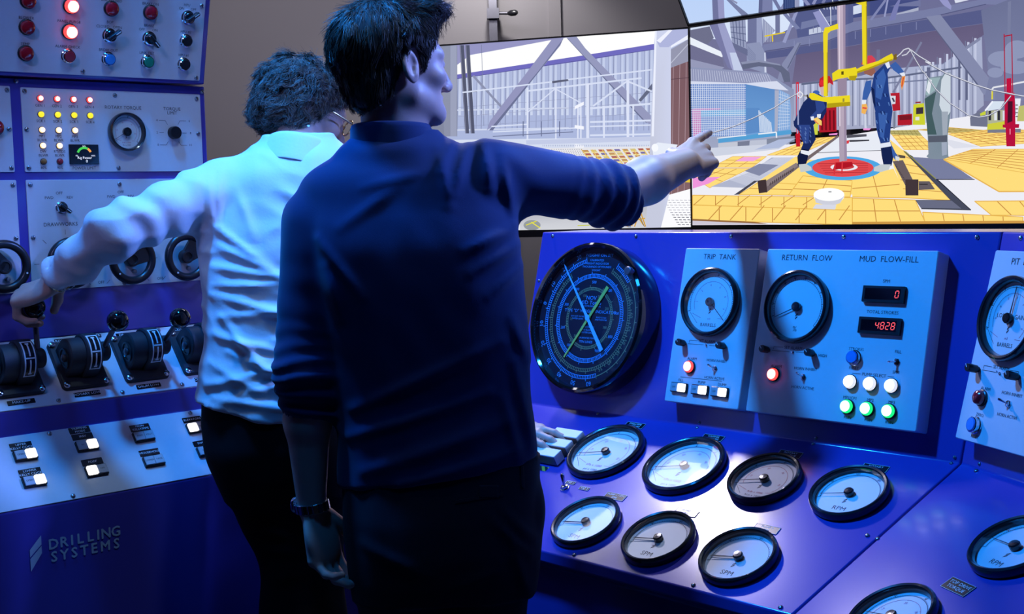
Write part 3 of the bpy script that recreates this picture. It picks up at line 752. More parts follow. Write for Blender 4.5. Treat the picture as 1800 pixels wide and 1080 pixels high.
for s in (-1, 1):
    ln += [(.222 + s * .025, .481, .222 + s * .037, .481), (.222 + s * .037, .511, .222 + s * .020, .511), (.222 + s * .020, .511, .222 + s * .014, .501), (.222 + s * .037, .451, .222 + s * .020, .451), (.222 + s * .020, .451, .222 + s * .014, .460)]
panel(ic, L2, -.1545, .3015, .386, .5785, [(-.146, .570), (-.146, .483), (-.146, .396), (.073, .568), (.073, .395), (.291, .567), (.291, .480), (.291, .396)], texts=tx, lines=ln)
for k in range(4):
    a = -.111 + .0395 * k
    lamp(ic, L2, a, .5545, .0070, 'lens_red_lit', 'hot_red', .003, hgt=1.3)
    lamp(ic, L2, a, .518, .0070, 'lens_yellow_lit', None, .003, hgt=1.3)
    if k < 3: lamp(ic, L2, a, .4825, .0070, 'lens_amber_lit', 'hot_red', .003, hgt=1.3)
    if k < 2: lamp(ic, L2, a, .4465, .0070, 'lens_amber_lit', 'hot_red', .003, hgt=1.3)
lamp(ic, L2, -.111, .410, .0070, 'lens_amber', None, .003, hgt=1.3); lamp(ic, L2, -.072, .410, .0070, 'lens_red', None, .003, hgt=1.3)
pm = link('power_meter', G().plate(-.013, .427, .072, .046, .001, 0, .005, .001).mesh('power_meter'), L2.at(0, 0, .003), ic, MATS['plate_black'])
g = G()
g.arc(-.013, .425, .0170, .0055, 160, 62, 24, 0, 0); g.arc(-.013, .425, .0170, .0055, 60, 25, 10, 0, 1)
g.text('Rig Power', -.013, .4185, .0085, 0, 2); g.text('0', -.008, .4105, .0095, 0, 2); g.text('0%', -.032, .4235, .005, 0, 2); g.text('100%', .008, .4235, .005, 0, 2); g.text('50%', -.013, .4455, .005, 0, 2)
link('meter_print', g.mesh('meter_print'), L2.at(0, 0, .0083), pm, [MATS['lcd_green'], MATS['lcd_orange'], MATS['lcd_white']])
gauge(ic, L2, .095, .481, .0465, 210, ('0', '10', '20', '30', '40'), (('ft-lb x 1000', -.55, .10, 1), ('N.m x 1000', -.68, .09, 0)), nmaj=4, nmin=10, red=('10', '20', '30', '40'), h=.003, depth=.020)
kn = link('torque_limit_knob', G().lathe([(.0155, 0), (.0155, .014), (.0145, .016), (.0001, .0165)], 32).mesh('torque_limit_knob'), L2.at(.2225, .481, .003), ic, MATS['black_plastic'])
lamp(ic, L2, -.2165, .486, .016, 'lens_red', None, .003, hgt=1.2)
tx = []
for c in (-.0775, .0755):
    tx += [('OFF', c, .3365, .0095), ('FWD', c - .025, .326, .0095), ('REV', c + .025, .326, .0095)]
tx += [('DRAWWORKS', -.078, .264, .0125), ('OFF', .014, .1225, .0095), ('OFF', .168, .1225, .0095)]
ln = []
for c in (-.068, .083, .229):
    for a_ in (90, 135, 180, 225, 270, 315, 0, 45): ln.append((c + .066 * math.cos(R(a_)), .174 + .066 * math.sin(R(a_)), c + .078 * math.cos(R(a_)), .174 + .078 * math.sin(R(a_))))
ln = [l for l in ln if max(l[1], l[3]) < .36 and min(l[1], l[3]) > .112 and max(l[0], l[2]) < .29 and not (.0 < abs(l[2] - .0075) < .012)]
panel(ic, L2, -.1545, .3005, .1115, .368, [(-.145, .357), (-.145, .236), (.073, .356), (.073, .118), (.291, .356), (.291, .236)], texts=tx, lines=ln)
for c in (-.0775, .0755): selector(ic, L2, c + .003, .303, -38)
def handwheel(a, b, spoke, rr=.0600):
    z = .028
    o = link('handwheel', G().tube([((rr - .0095) * math.cos(2 * PI * k / 48), (rr - .0095) * math.sin(2 * PI * k / 48), z) for k in range(48)], .0098, 12, closed=True).mesh('rim'), L2.at(a, b, .003), ic, MATS['black_plastic'])
    o.data.materials.append(MATS['plate_text']) if False else None
    link('hub', G().lathe([(.009, 0), (.009, .012), (.017, .014), (.0175, .030), (.015, .034), (.011, .0345), (.010, .032), (.0001, .032)], 28).mesh('hub'), L2.at(a, b, .003), o, MATS['black_plastic'])
    for s, w0, w1 in ((spoke, .016, .030),):
        q = rr - .012
        g = G().add([(0, -w0, z - .006), (0, w0, z - .006), (q * .96, w1, z - .006), (q * .96, -w1, z - .006), (0, -w0, z + .004), (0, w0, z + .004), (q * .96, w1, z + .004), (q * .96, -w1, z + .004)],
                    [(3, 2, 1, 0), (4, 5, 6, 7), (0, 1, 5, 4), (1, 2, 6, 5), (2, 3, 7, 6), (3, 0, 4, 7)])
        link('spoke', g.mesh('spoke'), L2.at(a, b, .003, R(s)), o, MATS['black_plastic'])
    link('index_dot', G().lathe([(.0022, 0), (.0022, .0012), (.0001, .0014)], 10).mesh('index_dot'), L2.at(a + (rr - .010) * math.cos(R(spoke + 190)), b + (rr - .010) * math.sin(R(spoke + 190)), z + .0122), o, MATS['plate_text'])
    link('stop_screw', cached('stops', lambda: G().lathe([(.006, 0), (.006, .006), (.004, .008), (.0001, .008)], 10).mesh('stop_screw')), L2.at(a + .016, b - .030, .003), o, MATS['steel'])
for c, s in ((-.068, 70), (.083, 30), (.229, 40), (-.226, 150)): handwheel(c, .174, s)

# ------------------------------------------------------------------ left: overhead box
ob = thing('overhead_panel_box', 'blue tilted box at the top left with red lamps and rotary switches', 'instrument box', UB.w(-.3, 0, -.2))
pb = [(0, 1.7120)]
nh_t, z_t = .60 * math.sin(R(14)), 1.7120 + .60 * math.cos(R(14))
extrude('box_body', [(0, 1.7105), (nh_t, z_t), (-.42, z_t), (-.42, 1.7105)], UB.o, NL, UL, -1.3, -.0110, ob, 'console_blue')
tx = [('BLOWER', -.469, .127), ('TEMP', -.469, .069), ('PANEL PURGE', -.370, .126), ('ALARM CHECK', -.370, .069), ('BOP CLOSED', -.270, .182), ('BOP', -.271, .132), ('CLOSED', -.288, .121), ('OPEN', -.252, .121), ('BREAK OUT', -.271, .067),
      ('BRAKE ON', -.172, .182), ('BRAKE', -.172, .131), ('OFF', -.190, .121), ('ON', -.156, .121), ('LINK TILT', -.173, .066), ('HPU', -.076, .187), ('ON', -.090, .178), ('OFF', -.058, .178), ('HPU #2', -.074, .123), ('HPU #1', -.075, .066)]
panel(ob, UB, -.80, -.0265, .0055, .45, [(-.037, .189), (-.037, .013), (-.331, .0145), (-.626, .0145), (-.037, .40)], texts=[(t, a, b, .0088) for t, a, b in tx], h=.001)
for v in (.049, .107, .165): lamp(ob, UB, -.468, v, .0165, 'lens_red', None, .004, hgt=1.1)
for v in (.104, .162): lamp(ob, UB, -.369, v, .0165, 'lens_red_lit', 'hot_red', .004, hgt=1.3)
push_button(ob, UB, -.369, .0485, .0150, 'cap_red', .004)
lamp(ob, UB, -.271, .1635, .0165, 'lens_red', None, .004, hgt=1.1); lamp(ob, UB, -.172, .1625, .0165, 'lens_red', None, .004, hgt=1.1)
selector(ob, UB, -.272, .1015, 38, .0150, .004); selector(ob, UB, -.171, .101, -45, .0150, .004); selector(ob, UB, -.073, .158, 35, .0150, .004)
push_button(ob, UB, -.271, .047, .0150, 'cap_blue', .004); push_button(ob, UB, -.172, .046, .0150, 'cap_green', .004)
push_button(ob, UB, -.074, .102, .0145, 'black_plastic', .004); push_button(ob, UB, -.075, .045, .0145, 'black_plastic', .004)
for v in (.222, .280):
    for a in (-.468, -.369, -.271, -.172): lamp(ob, UB, a, v, .0165, 'lens_red', None, .004, hgt=1.1)
# ------------------------------------------------------------------ displays (flat pictures on real panels)
def screen_mat():
    m = bpy.data.materials.new('display_picture'); m.use_nodes = True
    nt = m.node_tree; nt.nodes.clear()
    out = nt.nodes.new('ShaderNodeOutputMaterial'); em = nt.nodes.new('ShaderNodeEmission')
    at = nt.nodes.new('ShaderNodeVertexColor'); at.layer_name = 'picture'
    ad = nt.nodes.new('ShaderNodeAddShader'); gl = nt.nodes.new('ShaderNodeBsdfGlossy')
    gl.inputs['Color'].default_value = (0.03, 0.03, 0.03, 1); gl.inputs['Roughness'].default_value = 0.25
    nt.links.new(at.outputs[0], em.inputs[0]); nt.links.new(em.outputs[0], ad.inputs[0]); nt.links.new(gl.outputs[0], ad.inputs[1])
    nt.links.new(ad.outputs[0], out.inputs[0])
    MATS['display_picture'] = m
screen_mat()

def lin(c):
    return tuple(((x / 255) / 12.92 if x / 255 <= .04045 else ((x / 255 + .055) / 1.055) ** 2.4) for x in c)

CF = Vector((0, math.cos(PITCH), -math.sin(PITCH))); CU = Vector((0, math.sin(PITCH), math.cos(PITCH)))
class Pic:
    """2-D picture made of flat coloured shapes on one display panel; shapes are drafted in photo units
    and carried over to the panel's own millimetre grid"""
    def __init__(s, fr, x0, x1, y0, y1):
        s.fr = fr; s.r = (x0, x1, y0, y1); s.v = []; s.f = []; s.c = []; s.z = 0.0
    def uv(s, x, y):
        cx = (x - 900) / F_PX; cy = -(y - 540) / F_PX
        c, q = math.cos(ROLL), math.sin(ROLL)
        d = CF + Vector((1, 0, 0)) * (cx * c + cy * q) + CU * (-cx * q + cy * c)
        o = Vector((0, 0, CAM_H))
        p = o + d * ((s.fr.o - o).dot(s.fr.n) / d.dot(s.fr.n)) - s.fr.o
        return (p.dot(s.fr.u), p.dot(s.fr.v))
    def poly(s, pts, col, col2=None):
        """col2: colour at the last half of the points (vertical blend)"""
        q = [(*s.uv(*p), i) for i, p in enumerate(pts)]
        n = len(pts)
        L0 = lin(col); L1 = lin(col2) if col2 else None
        q = [(a, b, (L0 if (L1 is None or i < (n + 1) // 2) else L1)) for a, b, i in q]
        for ax, lim, sg in ((0, s.r[0], 1), (0, s.r[1], -1), (1, s.r[2], 1), (1, s.r[3], -1)):
            out = []
            for i in range(len(q)):
                A, B = q[i - 1], q[i]
                ia = (A[ax] - lim) * sg >= 0; ib = (B[ax] - lim) * sg >= 0
                if ia != ib:
                    t = (lim - A[ax]) / (B[ax] - A[ax])
                    out.append((A[0] + (B[0] - A[0]) * t, A[1] + (B[1] - A[1]) * t, tuple(x + (y - x) * t for x, y in zip(A[2], B[2]))))
                if ib: out.append(B)
            q = out
            if len(q) < 3: return
        s.z += 0.000015
        b = len(s.v)
        s.v += [(a, c, s.z) for a, c, _ in q]; s.c += [(*k, 1) for _, _, k in q]
        s.f.append(tuple(range(b, b + len(q))))
    def line(s, pts, w, col):
        for (x0, y0), (x1, y1) in zip(pts[:-1], pts[1:]):
            d = math.hypot(x1 - x0, y1 - y0) or 1; nx, ny = -(y1 - y0) / d * w / 2, (x1 - x0) / d * w / 2
            s.poly([(x0 + nx, y0 + ny), (x1 + nx, y1 + ny), (x1 - nx, y1 - ny), (x0 - nx, y0 - ny)], col)
    def ell(s, cx, cy, rx, ry, col, n=20, rot=0.0):
        c, q = math.cos(rot), math.sin(rot)
        s.poly([(cx + rx * math.cos(2 * PI * k / n) * c - ry * math.sin(2 * PI * k / n) * q, cy + rx * math.cos(2 * PI * k / n) * q + ry * math.sin(2 * PI * k / n) * c) for k in range(n)], col)
    def quadgrid(s, q, nu, nv, w, col, u0=True, v0=True):
        """grid lines inside a quad of 4 points (tl,tr,br,bl)"""
        L = lambda a, b, t: (a[0] + (b[0] - a[0]) * t, a[1] + (b[1] - a[1]) * t)
        if u0:
            for i in range(1, nu): s.line([L(q[0], q[1], i / nu), L(q[3], q[2], i / nu)], w, col)
        if v0:
            for i in range(1, nv): s.line([L(q[0], q[3], i / nv), L(q[1], q[2], i / nv)], w, col)
    def build(s, parent):
        me = bpy.data.meshes.new('picture'); me.from_pydata(s.v, [], s.f)
        ca = me.color_attributes.new('picture', 'FLOAT_COLOR', 'POINT')
        ca.data.foreach_set('color', np.array(s.c, dtype=np.float32).ravel())
        return link('picture', me, s.fr.at(0, 0, .0005), parent, MATS['display_picture'])

def display(label, fr, x0, x1, y0, y1, bz=.006, bot=.016):
    t = thing('wall_display', label, 'display', fr.w((x0 + x1) / 2, y0 - bot, 0))
    g = G().plate((x0 + x1) / 2, (y0 + y1) / 2, x1 - x0, y1 - y0, .001, -.05, -.002, .0005)
    link('backing', g.mesh('backing'), fr.at(0, 0, 0), t, MATS['display_bezel'])
    for (a, b, c, d) in ((x0 - bz, x1 + bz, y1, y1 + bz), (x0 - bz, x1 + bz, y0 - bot, y0), (x0 - bz, x0, y0, y1), (x1, x1 + bz, y0, y1)):
        link('bezel', G().plate((a + b) / 2, (c + d) / 2, b - a, d - c, .0004, -.05, .010, .0003).mesh('bezel'), fr.at(0, 0, 0), t, MATS['display_bezel'])
    return t

JT = (0.7323, 5.2, 2.0672)
ULS = -azv(-70.5); NLS = Vector((ULS.y, -ULS.x, 0))
RS = Frame(JT, UR, NR, 0)
LS = Frame(JT, ULS, NLS, 0)
OS = Frame((JT[0], JT[1], JT[2] + .012), UR, NR, -30)
rs = display('display right of the pointing hand showing two workers in blue overalls', RS, .008, 1.41, -.785, -.004, bot=.030)
ls = display('display left of the corner showing pale struts and railings', LS, -1.41, -.003, -.792, -.006, bot=.030)
us = display('tilted display above the workers display showing sky and steelwork', OS, .004, 1.41, .004, .79)

# ---- left picture
p = Pic(LS, -1.41, -.003, -.792, -.006)
Z = lambda x, y: (760 + x / 3.75, y / 3.75)
Y_ = lambda x, y: (760 + x / 3.75, 200 + y / 3.75)
p.poly([(500, 60), (1230, 30), (1230, 260), (500, 260)], (176, 186, 220), (172, 184, 222))
p.poly([(500, 250), (1230, 240), (1230, 420), (500, 420)], (214, 222, 242), (226, 230, 242))
for k in range(34):   # cladding joints
    x = 170 + k * 39.5 + (k % 2) * 6
    p.line([Z(x, 500 - (x - 165) * .155), Z(x - 6, 860)], .8 if k % 2 else 1.3, (136, 144, 180))
    p.poly([Z(x + 4, 500 - (x - 165) * .155), Z(x + 20, 497 - (x - 165) * .155), Z(x + 18, 760), Z(x + 2, 760)], (194, 204, 234), (206, 216, 240))
for k in range(20): p.line([(500 + k * 15, 118), (500 + k * 15, 400)], 1.1, (140, 148, 182))
for yy in (200, 235, 270, 320, 360): p.line([(490, yy), (1000, yy - 10)], 2.6, (206, 214, 238))
for yy, c in ((640, (150, 156, 190)), (700, (160, 166, 198)), (770, (150, 158, 192))):
    p.line([Z(160, yy + 70), Z(1450, yy - 30)], .7, c)
p.poly([Z(40, 300), Z(960, 238), Z(250, 362), Z(160, 440), Z(60, 520)], (150, 150, 196))
p.poly([Z(165, 428), Z(250, 364), Z(830, 256), Z(960, 240), Z(1470, 203), Z(1462, 292), Z(1000, 367), Z(165, 495)], (255, 255, 255))
p.poly([Z(165, 492), Z(1000, 365), Z(1462, 290), Z(1462, 326), Z(1000, 400), Z(165, 520)], (112, 108, 192))
p.line([Z(165, 520), Z(1462, 326)], 1.0, (90, 90, 150))
p.poly([Z(50, 300), Z(165, 300), Z(165, 900), Z(80, 900)], (140, 146, 170))
p.poly([Z(120, 300), Z(160, 300), Z(160, 900), Z(120, 900)], (156, 162, 188))
p.poly([(500, 60), Z(50, 300), Z(80, 900), (500, 260)], (130, 136, 160))
for (a, b) in ((195, 232), (232, 268)):
    p.poly([Z(a - 14, 298), Z(a + 14, 298), Z(b + 12, 880), Z(b - 14, 880)], (84, 88, 112)); p.line([Z(a - 10, 298), Z(b - 10, 880)], .8, (150, 154, 180))
p.line([Z(325, 295), Z(340, 830)], .8, (120, 128, 160))
p.line([Z(270, 500), Z(470, 720)], 4, (140, 146, 176))
p.poly([Z(790, 258), Z(865, 250), Z(845, 300), Z(440, 800), Z(360, 860), Z(380, 800)], (148, 150, 190)); p.poly([Z(840, 300), Z(868, 250), Z(760, 400), Z(400, 860), Z(375, 860)], (108, 114, 150))
p.poly([Z(885, 250), Z(950, 240), Z(1010, 320), Z(1440, 760), Z(1440, 820), Z(1400, 800)], (150, 154, 190)); p.poly([Z(885, 250), Z(900, 262), Z(1420, 815), Z(1395, 800), Z(1180, 570)], (106, 112, 146))
p.poly([Z(1360, 660), Z(1450, 550), Z(1450, 590), Z(1375, 672)], (100, 106, 132))
p.poly([Z(790, 535), Z(895, 522), Z(900, 534), Z(792, 550)], (92, 96, 120)); p.poly([Z(265, 598), Z(295, 596), Z(295, 606), Z(265, 608)], (92, 96, 120))
for (a, b, w) in (((200, 610), (790, 540), 2.5), ((895, 525), (1450, 460), 2.5), ((630, 600), (1380, 515), 3), ((630, 740), (810, 585), 2), ((810, 585), (1000, 690), 2), ((1060, 700), (1285, 535), 3), ((1285, 535), (1440, 600), 3),
                  ((1040, 715), (1440, 685), 3.5), ((1040, 805), (1440, 795), 3.2), ((1040, 835), (1440, 825), 2.4), ((1040, 893), (1440, 885), 3.2), ((390, 835), (630, 820), 2.4), ((400, 870), (940, 845), 2.2)):
    p.line([Z(*a), Z(*b)], w, (216, 224, 246))
for x, t, w in ((628, 580, 3), (815, 580, 2.5), (1025, 550, 5), (1290, 530, 4.5), (1325, 690, 3), (1132, 700, 3), (960, 690, 2.5), (980, 690, 2.5)):
    p.line([Z(x, t), Y_(x, 190)], w, (222, 228, 248))
for y in (700, 825, 950):
    p.poly([Z(940, y), Z(1000, y - 30 if y < 800 else y + 8), Z(1000, y - 8 if y < 800 else y + 30), Z(938, y + 22)], (244, 246, 255))
for x in (600, 720, 840):
    p.line([Z(x, 800), Z(x, 900)], 1.5, (96, 104, 140))
p.line([Z(400, 900), Z(930, 870)], 1.5, (108, 116, 150))
p.line([Y_(620, 190), Y_(1440, 165)], 8, (196, 204, 232))
for k in range(60):
    x = 730 + k * 12; p.line([Y_(x, 205), Y_(x, 216)], .9, (150, 160, 196))
# floor with coloured trays
p.poly([Y_(600, 230), Y_(1440, 215), Y_(1440, 330), Y_(600, 420)], (230, 230, 236))
cols = ((196, 150, 96), (176, 96, 84), (120, 110, 170), (214, 196, 130), (190, 120, 90))
for j in range(5):
    for i in range(9):
        x = 990 + i * 52 + j * 16; y = 240 + j * 22 - i * 1.5
        if x < 1440: p.poly([Y_(x, y), Y_(x + 36, y - 1), Y_(x + 46, y + 12), Y_(x + 10, y + 13)], cols[(i * 3 + j) % 5]); p.poly([Y_(x + 4, y + 13), Y_(x + 44, y + 12), Y_(x + 52, y + 19), Y_(x + 12, y + 20)], (240, 222, 150))
for k in range(7): p.line([Y_(985 + k * 68, 236), Y_(1060 + k * 68, 340)], 1.6, (232, 196, 96))
for j in range(4):
    for k in range(14): p.ell(*Y_(790 + k * 15 + j * 5, 235 + j * 12), .9, .7, (110, 112, 130), 6)
p.ell(*Y_(840, 270), 12, 3, (236, 170, 180)); p.ell(*Y_(840, 275), 10, 2, (250, 250, 255))
# below the arm
p.poly([Y_(580, 680), Y_(1420, 600), Y_(1420, 760), Y_(580, 770)], (186, 188, 198), (212, 214, 220))
p.ell(*Y_(660, 735), 15, 9, (150, 156, 160)); p.line([Y_(620, 735), Y_(690, 708)], 1.6, (226, 222, 40)); p.line([Y_(655, 715), Y_(715, 755)], 1.6, (240, 232, 60))
p.line([Y_(960, 738), Y_(1040, 735)], 1.5, (200, 206, 80)); p.ell(*Y_(1170, 745), 2, 2, (240, 240, 240))
p.poly([Y_(1236, 640), Y_(1262, 636), Y_(1262, 750), Y_(1236, 750)], (40, 170, 210)); p.poly([Y_(1290, 650), Y_(1312, 646), Y_(1312, 750), Y_(1290, 750)], (150, 158, 176))
for (a, b) in (((1265, 740), (1300, 690)), ((1335, 745), (1372, 640)), ((1372, 640), (1408, 745)), ((1340, 700), (1405, 690)), ((1350, 670), (1395, 735)), ((1262, 690), (1290, 745)), ((1318, 740), (1330, 640))):
    p.line([Y_(*a), Y_(*b)], 2, (214, 160, 40))
p.line([Y_(1356, 650), Y_(1400, 745)], 1, (90, 70, 40))
# right column and brown cladding
p.poly([Z(1562, 440), (1216, 100), (1220, 345), (1168, 345)], (124, 92, 100), (132, 100, 104))
for k in range(4): p.line([Z(1592 + k * 42, 425 - k * 8), (1181 + k * 11, 345)], .9, (176, 150, 160))
p.line([Z(1565, 525), Z(1700, 512)], 1.2, (96, 70, 80))
p.poly([Z(1570, 330), Z(1690, 260), Z(1690, 405), Z(1570, 450)], (150, 152, 176)); p.line([Z(1572, 420), Z(1690, 290)], 1.5, (190, 194, 214))
p.poly([Z(1570, 300), Z(1690, 225), Z(1690, 258), Z(1570, 320)], (236, 240, 255))
p.poly([(1150, 350), (1222, 330), (1222, 405), (1160, 405)], (252, 252, 255))
for j in range(11):
    for k in range(7):
        x = 1166 + j * 2.6 + k * 7.4; y = 352 + j * 4.3
        if x < 1217: p.line([(x, y), (x + 5, y + .4)], 1.2 if j > 4 else .9, (84, 84, 100) if j > 5 else (166, 166, 180))
p.poly([Z(1470, 200), Z(1575, 195), Z(1575, 900), (1180, 330), (1162, 402), (1136, 402), (1144, 240)], (206, 212, 238), (198, 202, 222))
p.poly([Z(1470, 200), Z(1482, 200), (1150, 240), (1146, 240)], (236, 240, 255))
p.poly([Z(1480, 270), Z(1560, 200), Z(1690, 195), Z(1690, 230), Z(1560, 312), Z(1500, 312)], (176, 182, 222)); p.poly([Z(1480, 270), Z(1560, 200), Z(1585, 200), Z(1505, 285)], (240, 242, 255))
p.poly([Y_(1450, 210), Y_(1490, 190), Y_(1620, 205), Y_(1600, 240), Y_(1460, 280)], (232, 238, 250)); p.ell(*Y_(1470, 225), 6, 7, (248, 250, 255))
p.poly([Y_(1645, 430), Y_(1715, 420), Y_(1715, 455), Y_(1650, 450)], (228, 196, 60))
p.build(ls)

# ---- right picture
p = Pic(RS, .008, 1.41, -.785, -.004)
A = lambda x, y: (1200 + x / 5.4, y / 5.4)
B = lambda x, y: (1500 + x / 5.4, y / 5.4)
Cc = lambda x, y: (1200 + x / 4.697, 190 + y / 4.697)
D = lambda x, y: (1500 + x / 4.697, 190 + y / 4.697)
E_ = lambda x, y: (1380 + x / 4.32, 60 + y / 4.32)
p.poly([(1200, -20), (1950, -20), (1950, 210), (1200, 210)], (108, 110, 150), (122, 122, 156))
p.poly([A(60, 270), A(620, 160), A(1000, 120), A(1060, 250), A(900, 330), A(780, 330), A(600, 400), A(60, 350)], (216, 228, 250))
p.poly([A(760, 170), A(880, 290), A(760, 420)], (150, 158, 190)); p.quadgrid([A(770, 190), A(870, 290), A(870, 400), A(770, 400)], 6, 1, .8, (200, 206, 226))
# upper machinery
p.poly([A(1060, 120), A(1620, 20), A(1620, 330), A(1100, 420)], (84, 92, 140)); p.poly([B(0, 0), B(620, 0), B(620, 90), B(0, 170)], (66, 76, 130))
p.poly([A(1130, 210), A(1500, 130), A(1500, 180), A(1120, 280)], (116, 124, 166)); p.poly([A(1200, 280), A(1360, 240), A(1360, 300), A(1200, 330)], (196, 204, 226))
for x in (1240, 1280, 1320): p.line([A(x, 250), A(x, 310)], 1, (120, 126, 160))
p.line([A(1330, 75), A(1560, 20)], 2.5, (220, 228, 248))
for k in range(8): p.line([A(1340 + k * 28, 60), A(1345 + k * 28, 90)], 1.2, (220, 228, 248))
p.poly([B(0, 60), B(80, 40), B(80, 120), B(0, 140)], (210, 220, 240)); p.poly([B(340, 60), B(640, 0), B(640, 60), B(600, 60)], (112, 118, 160)); p.poly([B(960, 0), B(1100, 0), B(970, 30)], (220, 226, 240))
p.poly([B(410, 130), B(620, 70), B(620, 100), B(410, 150)], (170, 176, 200))
# main girder and ceiling
p.poly([A(740, 430), A(1350, 310), B(0, 210), B(700, 90), B(1300, -20), B(1620, -60), B(1620, 60), B(1260, 40), B(700, 170), B(0, 300), A(1350, 400), A(780, 490)], (120, 126, 166))
p.line([A(780, 488), A(1350, 398), B(0, 298), B(700, 172), B(1260, 40)], 1.6, (84, 88, 128))
p.poly([A(790, 495), A(1350, 405), B(0, 305), B(700, 185), B(1240, 90), B(1240, 220), B(700, 300), B(0, 430), A(1100, 520), A(800, 560)], (86, 92, 138))
for k in range(9):
    q0 = B(-560 + k * 145, 350 - k * 22 + 36); q1 = B(-560 + k * 145, 470 - k * 22 - 10)
    p.line([q0, q1], 1.0, (136, 142, 184))
p.poly([A(1080, 520), B(0, 435), B(700, 305), B(1240, 225), B(1240, 330), B(850, 600), B(400, 650), B(0, 720), A(1040, 800)], (100, 92, 126), (112, 104, 138))
# wall panels behind workers
p.poly([A(1040, 800), A(1620, 740), B(300, 660), B(850, 610), B(1220, 350), B(1240, 1000), D(900, 130), Cc(900, 200), A(1040, 1000)], (170, 178, 208), (164, 170, 198))
for k in range(26):
    x = 1400 + k * 12.4; y0 = 146 - k * .9 if k < 17 else 128 - (k - 16) * 7.0
    if x < 1726: p.line([(x, y0), (x, 222)], 1.0 if k % 2 else 1.8, (116, 122, 154))
    if x < 1720: p.poly([(x + 3, y0 + 2), (x + 7, y0 + 2), (x + 7, 220), (x + 3, 220)], (196, 202, 228), (190, 196, 220))
p.line([A(1130, 800), A(1500, 760), B(320, 740), B(1030, 640)], 3.2, (96, 104, 134)); p.line([B(320, 790), B(700, 760)], 2.4, (120, 128, 160))
p.poly([B(700, 640), B(730, 640), B(730, 1000), B(700, 1000)], (100, 106, 138)); p.line([B(1010, 560), B(1010, 950)], 3.5, (96, 102, 134)); p.line([B(1080, 660), B(1080, 950)], 3.5, (96, 102, 134))
p.line([B(380, 880), B(650, 400)], 3.6, (124, 128, 160)); p.line([B(240, 470), B(240, 640)], 6, (110, 112, 146))
p.poly([B(1070, 440), B(1210, 350), B(1210, 380), B(1080, 470)], (130, 136, 168))
# big diagonal legs
p.poly([B(690, 160), B(830, 140), B(1290, 740), B(1290, 900), B(1240, 900), B(1180, 810)], (132, 138, 172)); p.poly([B(690, 160), B(720, 190), B(1210, 830), B(1180, 815)], (92, 98, 130))
p.poly([B(1215, 100), B(1620, -60), (1990, 0), (1990, 175), B(1240, 960), B(1290, 740)], (108, 114, 150), (122, 128, 164))
p.poly([B(1470, 20), B(1500, 10), B(1490, 700), B(1460, 700)], (120, 126, 160))
for (x, y, rx, ry) in ((1420, 560, 26, 14), (1560, 470, 22, 16), (1350, 690, 14, 9), (1540, 640, 26, 12)): p.ell(*B(x, y), rx, ry, (142, 150, 184))
p.poly([A(950, 600), A(1090, 405), A(1130, 405), A(1010, 650), A(960, 780), A(900, 760)], (134, 140, 174)); p.line([A(1120, 410), A(1000, 650)], 2, (96, 102, 134))
p.poly([A(620, 160), A(755, 160), A(770, 440), A(620, 430)], (110, 116, 156)); p.poly([A(705, 160), A(755, 160), A(760, 440), A(705, 430)], (152, 160, 196)); p.poly([A(612, 415), A(735, 400), A(790, 510), A(800, 700), A(612, 640)], (142, 150, 184)); p.poly([A(778, 500), A(790, 500), A(800, 700), A(780, 690)], (206, 214, 236))
for k in range(7): p.line([A(620, 440 + k * 18), A(700, 530 + k * 18)], .9, (120, 128, 164))
p.line([A(905, 130), A(905, 400)], 8, (112, 118, 156)); p.poly([A(950, 400), A(1060, 130), A(1100, 110), A(980, 410)], (150, 156, 198)); p.poly([A(940, 120), A(980, 115), A(1120, 270), A(1080, 280)], (120, 128, 170))
p.poly([A(1240, 120), A(1300, 100), A(1400, 260), A(1370, 340), A(1320, 280)], (146, 150, 200)); p.line([A(1300, 90), A(1400, 250)], 1.5, (214, 220, 244))
p.poly([B(340, 200), B(390, 60), B(430, 0), B(450, 0), B(400, 190)], (120, 124, 178)); p.line([B(170, 190), B(310, 0)], 4, (128, 134, 178)); p.line([B(300, 160), B(330, 0)], 3, (150, 156, 198))
p.poly([B(820, 0), B(900, 0), B(935, 60), B(930, 95), B(860, 50)], (150, 152, 202))
for (a, b) in (((780, 345), (975, 308)), ((855, 335), (858, 395))): p.line([A(*a), A(*b)], 2.2, (226, 200, 40))
# left leg with stair
p.poly([A(60, 290), A(260, 250), A(300, 360), A(240, 420), A(60, 350)], (110, 112, 140)); p.poly([A(70, 350), A(390, 500), A(380, 545), A(70, 420)], (234, 240, 250)); p.poly([A(70, 420), A(380, 545), A(400, 640), A(70, 560)], (112, 112, 146)); p.poly([A(70, 560), A(400, 640), A(360, 670), A(70, 640)], (150, 154, 186))
p.poly([A(450, 200), A(600, 185), A(610, 470), A(470, 400)], (150, 158, 190)); p.quadgrid([A(450, 210), A(600, 190), A(610, 460), A(470, 400)], 5, 4, 1.2, (84, 92, 130))
p.poly([A(470, 400), A(620, 470), A(620, 530), A(500, 470)], (104, 110, 146))
p.poly([A(260, 240), A(400, 215), A(580, 680), A(480, 670)], (156, 160, 202)); p.poly([A(260, 240), A(335, 225), A(470, 660), A(430, 640)], (120, 122, 166)); p.poly([A(450, 500), A(510, 500), A(580, 680), A(490, 670)], (196, 206, 234))
